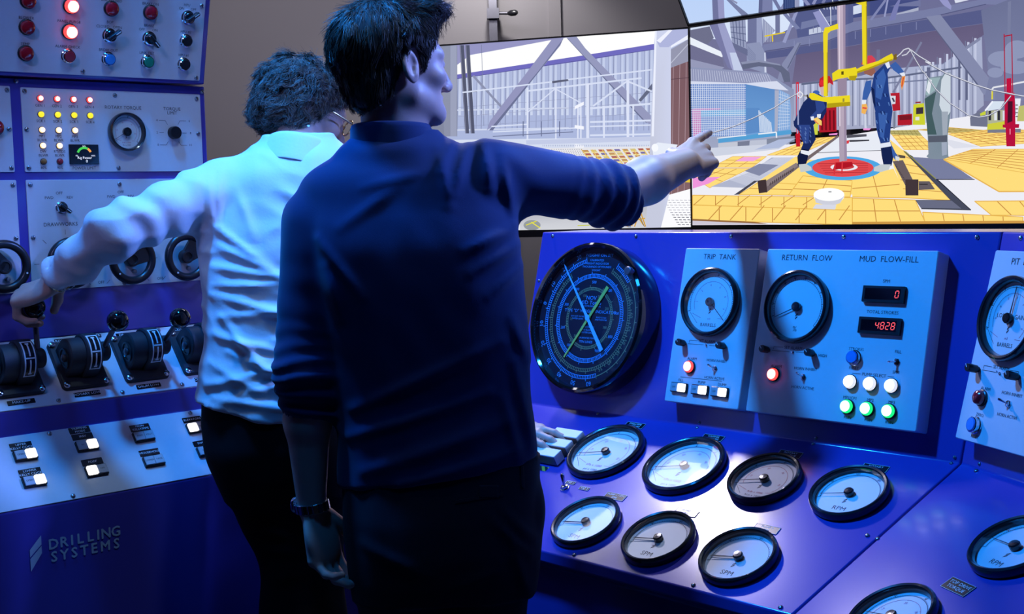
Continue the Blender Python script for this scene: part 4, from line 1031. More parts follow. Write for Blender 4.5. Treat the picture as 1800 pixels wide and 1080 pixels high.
# caged hose box
p.poly([A(75, 640), A(400, 660), A(800, 690), A(1060, 850), A(1060, 1080), Cc(900, 200), Cc(880, 330), Cc(300, 380), Cc(75, 360)], (140, 150, 184), (160, 168, 196))
p.poly([A(80, 650), A(480, 670), A(800, 700), A(900, 770), A(610, 790), A(80, 770)], (146, 152, 186))
for k in range(34): p.line([A(84 + k * 22, 655 + k * 1.6), A(88 + k * 23, 765 + k * .7)], .8, (196, 202, 226))
p.poly([A(75, 770), A(610, 790), A(900, 770), A(1010, 860), A(900, 850), A(610, 815), A(75, 800)], (214, 220, 240))
p.poly([A(78, 800), A(605, 800), Cc(525, 230), Cc(80, 240)], (112, 142, 204), (120, 150, 208))
p.poly([Cc(80, 10), Cc(155, 10), Cc(155, 230), Cc(90, 235)], (198, 130, 190)); p.poly([Cc(100, 0), Cc(320, 0), Cc(320, 12), Cc(100, 20)], (190, 140, 200)); p.poly([Cc(155, 20), Cc(525, 10), Cc(525, 60), Cc(155, 70)], (110, 170, 220))
p.quadgrid([A(78, 800), A(605, 800), Cc(525, 230), Cc(80, 240)], 28, 24, .75, (222, 230, 246))
p.poly([A(605, 800), A(880, 850), Cc(775, 200), Cc(525, 225)], (92, 140, 200), (110, 160, 216)); p.poly([Cc(530, 0), Cc(640, 0), Cc(640, 200), Cc(530, 215)], (92, 140, 200))
for k in range(9): p.poly([Cc(630 + k * 12, 20 + k * 12), Cc(640 + k * 12, 20 + k * 12), Cc(650 + k * 12, 200), Cc(640 + k * 12, 200)], (196, 212, 236))
p.poly([A(880, 860), A(920, 860), A(925, 1080), Cc(780, 200), Cc(765, 200)], (170, 176, 200)); p.poly([A(920, 850), A(1020, 900), Cc(900, 0), Cc(895, 180), Cc(790, 200)], (132, 170, 220)); p.quadgrid([A(920, 860), A(1020, 900), Cc(890, 170), Cc(790, 190)], 6, 12, .7, (210, 222, 242))
p.poly([Cc(300, 255), Cc(900, 180), Cc(905, 215), Cc(300, 290)], (84, 160, 214)); p.line([Cc(290, 250), Cc(530, 225)], 2, (226, 232, 244)); p.line([Cc(630, 215), Cc(780, 200), Cc(782, 275)], 2.4, (230, 236, 246))
p.poly([Cc(300, 290), Cc(460, 280), Cc(460, 330), Cc(300, 340)], (196, 200, 214)); p.poly([Cc(460, 280), Cc(560, 270), Cc(550, 345), Cc(460, 350)], (120, 126, 150)); p.poly([Cc(560, 270), Cc(700, 260), Cc(700, 300), Cc(560, 310)], (190, 196, 214)); p.poly([Cc(700, 255), Cc(930, 230), Cc(930, 280), Cc(700, 310)], (130, 138, 160))
p.poly([A(560, 590), A(730, 570), A(930, 610), A(1020, 690), A(1030, 780), A(970, 780), A(940, 690), A(860, 640), A(730, 630), A(580, 660)], (98, 104, 132)); p.poly([A(560, 590), A(730, 570), A(930, 610), A(940, 625), A(730, 590), A(570, 612)], (140, 146, 176))
# far left floor
p.poly([Cc(75, 350), Cc(900, 300), D(1000, 60), (1990, 200), (1990, 410), (1200, 410)], (238, 238, 246))
p.poly([Cc(75, 340), Cc(870, 290), Cc(800, 340), Cc(75, 420)], (206, 212, 228)); p.poly([Cc(800, 260), Cc(940, 250), Cc(800, 330), Cc(600, 345)], (176, 188, 220))
YL, YD, YB = (255, 222, 124), (232, 182, 84), (204, 144, 70)
def tiles(q, nu, nv, w=1.2, col=YL, ln_=YB):
    p.poly(q, col); p.quadgrid(q, nu, nv, w, ln_)
    for i in range(4): p.line([q[i], q[(i + 1) % 4]], w, YD)
tiles([Cc(700, 390), Cc(1080, 250), Cc(1300, 235), Cc(960, 390)], 3, 4, .8)
tiles([Cc(240, 490), Cc(420, 400), Cc(700, 400), Cc(580, 490)], 3, 3, .8)
tiles([Cc(90, 570), Cc(250, 500), Cc(560, 500), Cc(230, 660), Cc(90, 660)][:4], 3, 3, .9)
p.poly([Cc(90, 575), Cc(320, 568), Cc(220, 625), Cc(90, 665)], (240, 150, 220)); p.poly([Cc(440, 440), Cc(510, 405), Cc(660, 402), Cc(590, 440)], (242, 168, 226))
p.poly([Cc(240, 650), Cc(560, 530), Cc(740, 410), Cc(950, 408), Cc(700, 560), Cc(540, 660)], (176, 182, 206)); p.quadgrid([Cc(380, 590), Cc(760, 410), Cc(950, 408), Cc(560, 650)], 4, 22, .7, (206, 210, 228))
p.poly([Cc(520, 520), Cc(640, 460), Cc(800, 470), Cc(640, 560)], (132, 138, 168))
p.poly([Cc(470, 715), Cc(940, 400), Cc(1080, 430), Cc(1409, 400), Cc(1409, 715), Cc(470, 720)], YL)
tiles([Cc(470, 715), Cc(640, 610), Cc(960, 630), Cc(880, 720)], 2, 1, 1.2); tiles([Cc(880, 720), Cc(1000, 560), Cc(1409, 600), Cc(1390, 735)], 3, 2, 1.4)
p.poly([Cc(430, 718), Cc(470, 715), Cc(630, 600), Cc(600, 600)], (70, 70, 84))
# near rows of tiles
tiles([Cc(90, 720), Cc(1409, 740), Cc(1409, 845), Cc(90, 800)], 7, 1, 1.4); tiles([Cc(90, 800), Cc(1409, 845), Cc(1409, 965), Cc(90, 925)], 6, 1, 1.6)
for k in range(7): p.line([Cc(190 + k * 186, 722), Cc(100 + k * 186 - k * 6, 800)], 1.4, YB); p.line([Cc(330 + k * 176, 805), Cc(220 + k * 180, 925)], 1.6, YB)
p.poly([Cc(90, 915), Cc(600, 940), Cc(760, 965), Cc(90, 935)], (150, 104, 60)); p.poly([Cc(90, 930), Cc(800, 962), Cc(800, 975), Cc(90, 975)], (206, 200, 214))
p.poly([D(0, 590), D(340, 500), D(430, 690), D(440, 740), D(0, 740)], YL); p.quadgrid([D(0, 590), D(340, 520), D(440, 740), D(0, 740)], 2, 2, 1.4, YB)
p.poly([D(310, 260), D(420, 350), D(810, 760), D(440, 740), D(340, 480)], YL); p.quadgrid([D(310, 300), D(420, 350), D(810, 760), D(440, 740)], 1, 6, 1.2, YB); p.line([D(420, 350), D(812, 762), D(440, 742), D(0, 735)], 1.6, YD)
tiles([D(0, 745), D(520, 760), D(600, 940), D(0, 955)], 3, 2, 1.6); tiles([D(580, 860), D(1200, 890), D(1409, 890), D(1409, 940), D(600, 945)][:1] + [D(1409, 900), D(1409, 945), D(600, 948)], 5, 1, 1.6)
p.poly([D(0, 940), D(600, 935), D(1409, 930), D(2100, 925), D(2100, 990), D(0, 990)], (206, 152, 70))
# dark trench and plates
p.poly([D(420, 355), D(500, 400), D(980, 840), D(570, 830), D(520, 760), D(810, 760)], (70, 74, 92)); p.poly([D(530, 765), D(820, 765), D(900, 830), D(570, 825)], (104, 108, 132)); p.line([D(440, 360), D(980, 842), D(570, 832)], 1.2, (30, 30, 40))
p.poly([D(495, 405), D(760, 420), D(1000, 585), D(690, 590)], (120, 126, 160)); p.line([D(690, 590), D(1010, 590)], 1.5, (40, 40, 54)); p.line([D(430, 355), D(690, 585)], 1.5, (150, 150, 70))
tiles([D(750, 420), D(1600, 340), (1990, 300), (1990, 335), D(1409, 690), D(1200, 690)][:1] + [D(1000, 340), (1990, 262), (1990, 340), ][:2] + [(1990, 336), D(1210, 690)], 8, 7, 1.1)
p.line([D(755, 425), D(1210, 690), (1990, 336)], 2.2, YD)
tiles([D(1010, 770), (1990, 352), (1990, 380), D(1150, 885)], 7, 1, 1.6)
tiles([D(310, 200), D(520, 180), D(700, 345), D(430, 345)], 5, 5, .9); tiles([D(790, 215), (1760, 226), (1990, 240), D(1060, 318)], 9, 6, .9); tiles([D(530, 180), D(800, 160), D(1110, 185), D(840, 210)], 6, 3, .7, (214, 196, 120), (160, 132, 70))
p.poly([D(310, 185), D(540, 180), D(580, 230), D(320, 220)], (190, 180, 112)); p.quadgrid([D(310, 185), D(540, 180), D(580, 230), D(320, 220)], 7, 3, .7, (140, 124, 70))
p.poly([D(795, 260), D(1050, 320), D(840, 335), D(790, 300)], (222, 224, 236))
# rotary table, rails, slips
p.poly([Cc(1120, 370), Cc(1300, 240), D(220, 205), D(250, 350), D(0, 360), Cc(1300, 372)], (232, 236, 246)); p.line([Cc(1120, 370), D(240, 350)], 1.2, (130, 130, 140))
p.poly([Cc(700, 700), Cc(700, 640), Cc(1290, 225), Cc(1300, 240), Cc(1060, 420)], (118, 104, 108))
p.poly([Cc(628, 600), Cc(700, 590), Cc(708, 695), Cc(640, 705)], (64, 50, 54)); p.poly([Cc(700, 600), Cc(950, 450), Cc(960, 480), Cc(705, 650)], (140, 126, 128))
for k in range(12): p.line([Cc(730 + k * 17, 640 - k * 11), Cc(738 + k * 17, 615 - k * 11)], 1.4, (60, 50, 54))
cx, cy = 1484, 296
p.ell(cx, cy, 69, 21, (76, 168, 230), 36); p.ell(cx, cy - 1, 54, 16, (226, 74, 78), 32)
for k in range(5): p.line([(1440 + k * 3, 288 + k * 4), (1528, 287 + k * 4)], 1.0, (178, 44, 54))
p.ell(cx + 2, cy - 2, 24, 6.5, (236, 236, 244), 24); p.ell(cx + 2, cy - 3, 18, 5, (200, 60, 66), 20)
p.poly([Cc(1270, 450), Cc(1409, 445), D(10, 480), Cc(1250, 515)], (176, 20, 36)); p.line([Cc(1270, 450), Cc(1262, 550)], 2.5, (214, 50, 60)); p.line([Cc(1330, 440), Cc(1325, 545)], 2.5, (214, 50, 60))
p.poly([D(335, 440), D(420, 430), D(500, 590), D(545, 600), D(548, 720), D(442, 722), D(440, 640)], (104, 92, 96)); p.poly([D(440, 590), D(548, 590), D(548, 722), D(442, 722)], (66, 54, 58)); p.poly([D(550, 605), D(640, 605), D(685, 672), D(550, 676)], (100, 92, 98)); p.line([D(555, 630), D(625, 630)], 1.5, (40, 36, 40))
for k in range(10): p.line([D(352 + k * 8, 470 + k * 13), D(366 + k * 8, 472 + k * 13)], 1.2, (70, 60, 64))
p.poly([D(380, 385), D(440, 395), D(440, 415), D(385, 412)], (90, 78, 70))
p.ell(1459.5, 345, 27, 13, (252, 252, 255), 28); p.poly([Cc(1100, 730), Cc(1345, 730), Cc(1310, 785), Cc(1270, 800), Cc(1180, 800), Cc(1110, 780)], (206, 208, 222)); p.ell(1459.5, 342, 27, 11.5, (255, 255, 255), 28); p.poly([Cc(1085, 830), Cc(1110, 795), Cc(1280, 800), Cc(1270, 838)], (216, 218, 232)); p.line([Cc(1215, 692), Cc(1240, 692)], 2, (150, 154, 160))
# mid background gear
p.poly([E_(810, 450), E_(880, 445), E_(885, 580), E_(830, 585)], (180, 30, 48)); p.poly([E_(810, 470), E_(850, 470), E_(848, 530), E_(812, 535)], (216, 220, 232)); p.line([E_(825, 485), E_(840, 515)], 3, (60, 62, 80))
p.poly([E_(865, 615), E_(975, 605), E_(975, 690), E_(865, 695)], (178, 26, 44)); p.poly([E_(875, 620), E_(970, 615), E_(970, 650), E_(880, 655)], (120, 24, 36))
p.poly([E_(985, 535), E_(1065, 525), E_(1075, 690), E_(980, 690)], (206, 210, 50)); p.poly([E_(1005, 560), E_(1060, 555), E_(1060, 605), E_(1005, 610)], (60, 50, 60)); p.poly([E_(1000, 630), E_(1030, 628), E_(1030, 655), E_(1000, 655)], (226, 228, 230)); p.poly([E_(1000, 515), E_(1040, 512), E_(1040, 525), E_(1000, 525)], (150, 40, 50))
p.line([E_(840, 590), E_(838, 720)], 3, (120, 128, 150)); p.line([E_(620, 610), E_(622, 720)], 4, (206, 212, 230))
p.poly([E_(265, 560), E_(400, 555), E_(402, 740), E_(270, 748)], (176, 26, 44))
for k in range(4): p.line([E_(290 + k * 30, 580), E_(292 + k * 30, 730)], 3, (110, 14, 28))
p.poly([E_(225, 640), E_(262, 630), E_(258, 765), E_(235, 765)], (206, 214, 70)); p.line([E_(105, 365), E_(108, 850)], 5, (206, 40, 60)); p.line([E_(105, 380), E_(106, 760)], 2, (160, 170, 210)); p.poly([E_(90, 760), E_(125, 750), E_(125, 855), E_(95, 855)], (196, 26, 44))
p.poly([E_(605, 716), E_(665, 716), E_(650, 730), E_(605, 730)], (240, 150, 220)); p.poly([E_(345, 758), E_(410, 752), E_(405, 766), E_(345, 768)], (240, 150, 220))
p.poly([E_(480, 765), E_(630, 760), E_(630, 778), E_(480, 790)], (84, 84, 96)); p.poly([E_(500, 805), E_(650, 802), E_(650, 812), E_(500, 820)], (60, 60, 70)); p.poly([E_(478, 810), E_(500, 806), E_(495, 830), E_(478, 835)], (220, 60, 70))
# right machinery
R4 = lambda x, y: (1690 + x / 6, 80 + y / 6)
p.poly([R4(105, 760), R4(200, 690), R4(300, 760), R4(290, 860), R4(110, 850)], (112, 116, 140)); p.poly([R4(265, 680), R4(340, 590), R4(470, 590), R4(420, 670), R4(300, 690)], (214, 226, 240)); p.line([R4(265, 690), R4(345, 590)], 3, (240, 244, 255))
p.poly([R4(290, 690), R4(480, 680), R4(480, 830), R4(290, 840)], (176, 180, 150))
for x, c in ((300, (50, 50, 60)), (360, (226, 230, 240)), (395, (50, 50, 60)), (450, (214, 220, 234))): p.poly([R4(x, 690), R4(x + 28, 690), R4(x + 28, 790), R4(x, 790)], c)
p.poly([R4(290, 830), R4(470, 800), R4(470, 890), R4(285, 895)], (206, 206, 60)); p.poly([R4(290, 890), R4(640, 880), R4(640, 920), R4(290, 922)], (120, 124, 140)); p.poly([R4(210, 720), R4(270, 690), R4(270, 730), R4(215, 745)], (200, 210, 60)); p.poly([R4(580, 560), R4(640, 560), R4(620, 780), R4(590, 780)], (232, 236, 246)); p.poly([R4(620, 640), R4(760, 620), R4(760, 800), R4(600, 800)], (190, 190, 110))
for k in range(4): p.line([R4(585, 630 + k * 40), R4(610, 630 + k * 40)], 1.5, (50, 50, 60))
p.line([R4(340, 570), R4(338, 470), R4(350, 445), R4(520, 415), R4(700, 380)], 3, (226, 228, 236)); p.line([R4(338, 570), R4(342, 470)], 3, (216, 206, 70))
p.line([R4(465, -120), R4(475, 500)], 1.8, (170, 26, 56)); p.line([R4(545, -120), R4(555, 500)], 1.8, (170, 26, 56)); p.line([R4(463, -95), R4(548, -110)], 2, (170, 26, 56))
p.poly([R4(470, 500), R4(575, 500), R4(585, 830), R4(625, 830), R4(620, 870), R4(582, 870), R4(582, 1065), R4(490, 1065), R4(480, 870), R4(450, 865), R4(450, 835), R4(470, 835)], (182, 14, 58)); p.poly([R4(490, 350), R4(540, 345), R4(545, 510), R4(490, 510)], (196, 16, 60)); p.poly([R4(505, 590), R4(555, 590), R4(552, 800), R4(500, 820)], (70, 16, 40)); p.line([R4(528, 880), R4(528, 940)], 2, (230, 120, 150))
# pipe stub
p.poly([B(720, 740), B(860, 720), B(880, 690), B(938, 690), B(935, 1080), D(790, 230), D(795, 390), D(800, 405), D(760, 420), D(690, 424), D(640, 418), D(615, 400), D(632, 380), D(625, 220), D(608, 30), B(690, 940)], (120, 138, 152), (128, 142, 158))
p.poly([B(700, 900), B(720, 745), B(840, 735), B(790, 860), B(720, 912)], (150, 176, 182)); p.poly([B(705, 860), B(730, 750), B(760, 760), B(735, 900)], (226, 232, 240)); p.poly([B(690, 940), B(800, 870), B(760, 1080), D(700, 220), D(625, 220), D(608, 30)], (66, 92, 96)); p.poly([B(850, 760), B(885, 700), B(936, 695), B(935, 1060), D(770, 100), B(830, 1000)], (206, 216, 226)); p.poly([D(740, 30), D(795, 30), D(785, 220), D(750, 225)], (160, 170, 184))
p.poly([D(630, 232), D(788, 226), D(786, 280), D(632, 284)], (86, 92, 108)); p.poly([D(740, 285), D(785, 282), D(785, 385), D(745, 395)], (160, 170, 190))
# pipe with bushing
p.poly([A(1480, 30), A(1560, 20), E_(470, 270), E_(482, 960), E_(425, 970), E_(412, 270)], (196, 178, 198), (172, 158, 178)); p.poly([A(1535, 20), A(1560, 20), E_(470, 270), E_(482, 960), E_(462, 965), E_(455, 270)], (156, 140, 166)); p.line([A(1500, 30), E_(428, 700)], 2, (222, 208, 224)); p.poly([E_(410, 340), E_(480, 340), E_(480, 470), E_(412, 470)], (152, 136, 160))
# workers
def worker_l():
    N1, N2, N3 = (26, 42, 96), (46, 70, 140), (16, 26, 64)
    p.poly([E_(150, 520), E_(200, 470), E_(250, 440), E_(330, 500), E_(325, 590), E_(300, 640), E_(240, 680), E_(215, 700), E_(130, 690), E_(75, 680), E_(100, 620)], N1)
    p.poly([E_(75, 660), E_(130, 640), E_(225, 690), E_(245, 800), E_(215, 850), E_(190, 890), E_(130, 880), E_(150, 830), E_(120, 740), E_(80, 700)], N1)
    p.poly([E_(110, 690), E_(200, 690), E_(190, 830), E_(150, 830), E_(130, 750)], N2)
    p.poly([E_(135, 870), E_(195, 880), E_(180, 960), E_(165, 1005), E_(110, 1000), E_(105, 930)], N3); p.poly([E_(132, 880), E_(196, 890), E_(190, 922), E_(130, 905)], (232, 236, 246))
    p.poly([E_(115, 990), E_(170, 985), E_(210, 1010), E_(215, 1035), E_(130, 1050)], (196, 204, 206))
    p.poly([E_(240, 510), E_(300, 500), E_(320, 560), E_(270, 620), E_(225, 650), E_(200, 630), E_(250, 580)], N2); p.poly([E_(205, 628), E_(230, 625), E_(235, 655), E_(210, 655)], (226, 232, 246)); p.poly([E_(255, 610), E_(285, 608), E_(280, 640), E_(255, 635)], (226, 232, 246))
    p.poly([E_(225, 645), E_(255, 632), E_(290, 660), E_(290, 695), E_(270, 690), E_(245, 675)], (246, 206, 110)); p.line([E_(235, 655), E_(265, 685)], 1.4, (226, 90, 70))
    p.poly([E_(275, 395), E_(330, 370), E_(360, 370), E_(350, 430), E_(320, 470), E_(285, 460)], (206, 176, 180)); p.poly([E_(268, 385), E_(275, 340), E_(310, 315), E_(350, 320), E_(375, 360), E_(378, 390), E_(350, 370), E_(300, 400), E_(275, 405)], (190, 34, 48)); p.poly([E_(272, 380), E_(285, 345), E_(305, 355), E_(300, 400)], (222, 44, 54))
    p.ell(*E_(248, 445), 6, 4, (60, 96, 176)); p.line([E_(110, 490), E_(112, 690)], 2.6, (150, 160, 200))
    for k in range(14): p.line([E_(125 + (k * 37) % 110, 700 + (k * 53) % 130), E_(132 + (k * 37) % 110, 720 + (k * 53) % 130)], 1.3, (96, 124, 186))
worker_l()
def worker_r():
    N1, N2, N3 = (34, 62, 132), (58, 96, 170), (20, 34, 80)
    p.poly([E_(690, 300), E_(760, 235), E_(800, 210), E_(815, 250), E_(790, 300), E_(800, 440), E_(825, 560), E_(825, 600), E_(700, 600), E_(680, 520), E_(665, 420)], N1)
    p.poly([E_(700, 330), E_(760, 260), E_(780, 330), E_(740, 500), E_(700, 480)], N2); p.poly([E_(665, 400), E_(690, 420), E_(700, 560), E_(680, 520)], N3)
    p.poly([E_(695, 590), E_(828, 580), E_(815, 700), E_(805, 830), E_(740, 840), E_(715, 760), E_(700, 680)], N1); p.poly([E_(720, 600), E_(790, 600), E_(770, 720), E_(760, 800), E_(735, 780)], N2)
    p.poly([E_(735, 830), E_(815, 820), E_(835, 930), E_(820, 1000), E_(760, 995), E_(745, 920)], N3); p.poly([E_(732, 832), E_(812, 820), E_(818, 852), E_(738, 866)], (226, 232, 246))
    p.poly([E_(815, 830), E_(850, 900), E_(880, 940), E_(850, 960), E_(830, 930)], N2); p.poly([E_(850, 925), E_(882, 935), E_(875, 965), E_(850, 955)], (214, 220, 226))
    p.poly([E_(740, 990), E_(815, 990), E_(800, 1030), E_(740, 1048), E_(685, 1040), E_(690, 1010)], (196, 204, 208))
    p.poly([E_(625, 360), E_(668, 350), E_(665, 430), E_(630, 510), E_(598, 500), E_(605, 440)], N2); p.poly([E_(596, 500), E_(630, 500), E_(625, 535), E_(595, 530)], (226, 232, 244)); p.poly([E_(595, 535), E_(630, 530), E_(640, 560), E_(620, 610), E_(592, 600)], (240, 180, 90)); p.line([E_(600, 560), E_(632, 565)], 3, (222, 80, 70))
    p.poly([E_(770, 225), E_(800, 210), E_(812, 250), E_(790, 265)], (226, 232, 246)); p.poly([E_(808, 240), E_(850, 210), E_(880, 240), E_(918, 290), E_(885, 312), E_(835, 275)], N2); p.poly([E_(880, 300), E_(918, 290), E_(926, 315), E_(905, 325)], (226, 232, 244)); p.poly([E_(900, 322), E_(926, 320), E_(915, 380), E_(898, 428), E_(890, 380)], (230, 150, 70)); p.line([E_(912, 330), E_(898, 400)], 1.6, (206, 50, 50))
    p.poly([E_(612, 280), E_(690, 255), E_(700, 290), E_(670, 320), E_(640, 310), E_(612, 300)], (150, 96, 84)); p.poly([E_(628, 250), E_(640, 165), E_(670, 163), E_(698, 190), E_(700, 220), E_(660, 245)], (214, 66, 84)); p.poly([E_(590, 230), E_(605, 195), E_(610, 240)], (190, 60, 80))
    for k in range(22): p.line([E_(700 + (k * 41) % 100, 320 + (k * 67) % 470), E_(708 + (k * 41) % 100, 345 + (k * 67) % 470)], 1.5, (92, 132, 196) if k % 2 else (24, 40, 92))
worker_r()
# yellow tongs
YT, YK = (236, 216, 36), (178, 158, 20)
p.line([E_(320, -20), E_(322, 475)], 7.2, YT); p.line([E_(333, -20), E_(335, 470)], 1.6, YK); p.poly([A(1350, 320), A(1365, 265), A(1410, 255), A(1490, 225), A(1495, 275), A(1425, 295), A(1395, 320), A(1390, 500), A(1352, 500)], YT)
p.line([E_(612, -270), E_(618, 235)], 8, YT); p.line([E_(630, -260), E_(633, 235)], 1.8, YK); p.poly([B(0, 10), B(130, 0), B(140, 60), B(90, 50), B(0, 20)], YT)
p.poly([E_(200, 450), E_(230, 448), E_(300, 480), E_(370, 478), E_(395, 470), E_(395, 500), E_(350, 520), E_(215, 500), E_(195, 480)], YT); p.poly([E_(330, 480), E_(505, 465), E_(508, 545), E_(330, 562)], YT); p.poly([E_(330, 528), E_(508, 515), E_(508, 545), E_(330, 562)], YK); p.poly([E_(450, 490), E_(464, 488), E_(464, 514), E_(450, 516)], (150, 140, 60))
p.poly([E_(370, 300), E_(415, 270), E_(500, 262), E_(512, 290), E_(490, 330), E_(415, 342), E_(375, 360)], YT); p.poly([E_(440, 285), E_(458, 283), E_(458, 310), E_(440, 310)], (90, 80, 20)); p.poly([E_(500, 262), E_(550, 252), E_(562, 275), E_(560, 330), E_(520, 355), E_(490, 335)], YT); p.poly([E_(500, 320), E_(560, 315), E_(545, 355), E_(500, 350)], YK)
p.poly([E_(550, 270), E_(620, 235), E_(720, 205), E_(780, 170), E_(825, 148), E_(838, 175), E_(830, 200), E_(760, 225), E_(650, 270), E_(560, 300)], YT); p.poly([E_(560, 300), E_(650, 270), E_(760, 225), E_(830, 200), E_(828, 190), E_(760, 212), E_(650, 255), E_(560, 285)], YK); p.poly([E_(835, 160), E_(860, 150), E_(862, 195), E_(838, 198)], (120, 96, 40))
# chains and cables
GR = (206, 208, 220)
def chain(pts, w=1.7): p.line(pts, w, (96, 100, 124)); p.line([(x, y - .5) for x, y in pts], w * .5, (222, 224, 236))
chain([E_(862, 175), E_(885, 155)], 3); p.line([E_(885, 155), E_(915, 120), E_(950, 108), E_(965, 122), E_(935, 155), E_(900, 165)], 2, GR)
chain([E_(965, 120), E_(1030, 170), E_(1123, 225), B(700, 590), B(900, 700), B(1180, 810), B(1340, 860), B(1620, 915), (1990, 182)], 3.0)
chain([E_(965, 125), E_(1000, 190), E_(1060, 290), B(690, 690), B(800, 850), B(930, 980), B(1080, 1075), D(960, 60), D(1050, 78), D(1130, 65), D(1230, 10), R4(540, 535)], 2.4)
chain([Cc(130, 222), Cc(280, 200), Cc(430, 155), Cc(600, 85), Cc(760, 5), A(880, 1030), A(1000, 950), A(1110, 890)], 2.2); p.line([A(1110, 890), A(1130, 868), A(1160, 895), A(1140, 930), A(1115, 915), A(1110, 890)], 1.8, (230, 232, 240)); p.line([A(1160, 905), A(1200, 915)], 2.5, (150, 150, 160)); p.line([A(1200, 900), A(1210, 935)], 3, (60, 50, 40))
p.line([A(1422, 0), A(1425, 240)], 1.4, (220, 226, 240))
p.build(rs)

# ---- overhead picture
p = Pic(OS, .004, 1.41, .004, .79)
p.poly([(1000, -700), (2200, -700), (2200, 120), (1000, 120)], (150, 190, 246), (196, 216, 250))
p.poly([(1000, -700), (2200, -700), (2200, -60), (1000, -40)], (70, 78, 118), (112, 124, 170))  # invented steelwork out of view, dark to cut its reflection in the console wing
for k in range(16): p.line([(1150 + k * 50, -40), (1250 + k * 46, -700)], 9, (96, 102, 146)); p.line([(1150 + k * 50, -60 - 60 * (k % 3)), (1260 + k * 50, -190 - 60 * (k % 3))], 6, (58, 64, 100))
p.poly([A(265, -400), A(375, -400), A(400, 180), A(290, 225)], (150, 152, 196)); p.poly([A(265, -400), A(310, -400), A(345, 210), A(290, 225)], (112, 116, 158))
p.poly([A(370, -50), A(420, -30), A(620, 130), A(590, 175)], (120, 128, 166)); p.poly([A(735, -300), A(850, -300), A(855, 130), A(720, 150)], (122, 128, 170)); p.poly([A(735, -300), A(770, -300), A(755, 145), A(720, 150)], (96, 102, 144))
p.line([A(850, -40), A(930, 100)], 6, (112, 118, 160)); p.line([A(930, 100), A(1000, -20)], 5, (130, 136, 176)); p.poly([A(960, -300), A(1065, -300), A(1065, 70), A(955, 100)], (48, 66, 116))
for k in range(5): p.line([A(980 + k * 18, -300), A(975 + k * 18, 90)], 1, (80, 98, 150))
p.poly([A(1065, -300), A(1110, -300), A(1110, 65), A(1065, 75)], (150, 156, 190)); p.poly([A(1140, -300), A(1480, -300), A(1480, 20), A(1150, 65)], (70, 80, 132)); p.line([A(1110, -60), A(1200, 50)], 6, (136, 142, 186)); p.line([A(1240, 40), A(1300, -80)], 5, (140, 146, 190)); p.line([A(1330, 30), A(1390, -80)], 5, (120, 126, 172)); p.line([A(1422, -200), A(1425, 30)], 1.4, (220, 226, 240)); p.line([A(370, -60), A(520, 30)], 3, (140, 146, 180))
p.build(us)

# wall furniture behind the displays
ps = thing('steel_post', 'slim grey steel post on the back wall above the left display', 'post', (-.055, 6.50, 0))
link('post_tube', G().box(-.075, -.035, 6.49, 6.53, 0, 3.3).mesh('post_tube'), None, ps, MATS['dark_steel'])
link('clamp', G().box(-.085, -.025, 6.47, 6.54, 2.30, 2.35).mesh('clamp'), None, ps, MATS['dark_steel'])
link('clamp_arm', G().tube([(-.03, 6.48, 2.325), (.03, 6.46, 2.32)], .008, 10).mesh('clamp_arm'), None, ps, MATS['dark_steel'])
link('clamp_knob', G().tube([(.02, 6.46, 2.32), (.035, 6.45, 2.32), (.055, 6.44, 2.32), (.065, 6.435, 2.32)], [.008, .015, .015, .008], 16).mesh('clamp_knob'), None, ps, MATS['black_plastic'])
tag(link('trim_1', G().box(.225, .285, 6.585, 6.60, 0, 3.3).mesh('trim_1'), None, None, MATS['wall_grey']), kind='structure')
# ------------------------------------------------------------------ people: signed-distance modelling
def PX(x, y, Y):
    """point on the vertical plane at depth Y seen at photo position x, y (used to measure the poses)"""
    cx = (x - 900) / F_PX; cy = -(y - 540) / F_PX
    c, q = math.cos(ROLL), math.sin(ROLL)
    d = CF + Vector((1, 0, 0)) * (cx * c + cy * q) + CU * (-cx * q + cy * c)
    return np.array(Vector((0, 0, CAM_H)) + d * (Y / d.y))

def smin(a, b, k):
    h = np.clip(0.5 + 0.5 * (b - a) / k, 0, 1)
    return b * (1 - h) + a * h - k * h * (1 - h)
def smax(a, b, k): return -smin(-a, -b, k)
def cap(p, a, b, ra, rb):
    a = np.asarray(a, float); b = np.asarray(b, float); ab = b - a
    t = np.clip(((p - a) @ ab) / (ab @ ab), 0, 1)
    return np.linalg.norm(p - a - t[:, None] * ab, axis=1) - (ra + (rb - ra) * t)
def capt(p, a, b):
    a = np.asarray(a, float); b = np.asarray(b, float); ab = b - a
    t = ((p - a) @ ab) / (ab @ ab)
    tc = np.clip(t, 0, 1)
    return np.linalg.norm(p - a - tc[:, None] * ab, axis=1), t
def ell(p, c, r, M=None):
    q = p - np.asarray(c, float)
    if M is not None: q = q @ M
    r = np.asarray(r, float)
    k0 = np.linalg.norm(q / r, axis=1); k1 = np.linalg.norm(q / (r * r), axis=1) + 1e-9
    return k0 * (k0 - 1) / k1
def plane(p, o, n): return (p - np.asarray(o)) @ (np.asarray(n, float) / np.linalg.norm(n))
_W = rng.normal(size=(40, 3)); _W /= np.linalg.norm(_W, axis=1)[:, None]; _PH = rng.uniform(0, 6.28, 40)
def noise(p, scale, seed=0, n=7, stretch=(1, 1, 1)):
    q = p * np.asarray(stretch); o = np.zeros(len(p))
    for i in range(n):
        k = (i * 5 + seed * 3) % 40
        o += np.sin(q @ _W[k] * (6.28 / scale) * (0.7 + 0.13 * (i % 5)) + _PH[k] + 1.3 * np.sin(q @ _W[(k + 7) % 40] * (3.1 / scale) + _PH[(k + 3) % 40]))
    return o / n

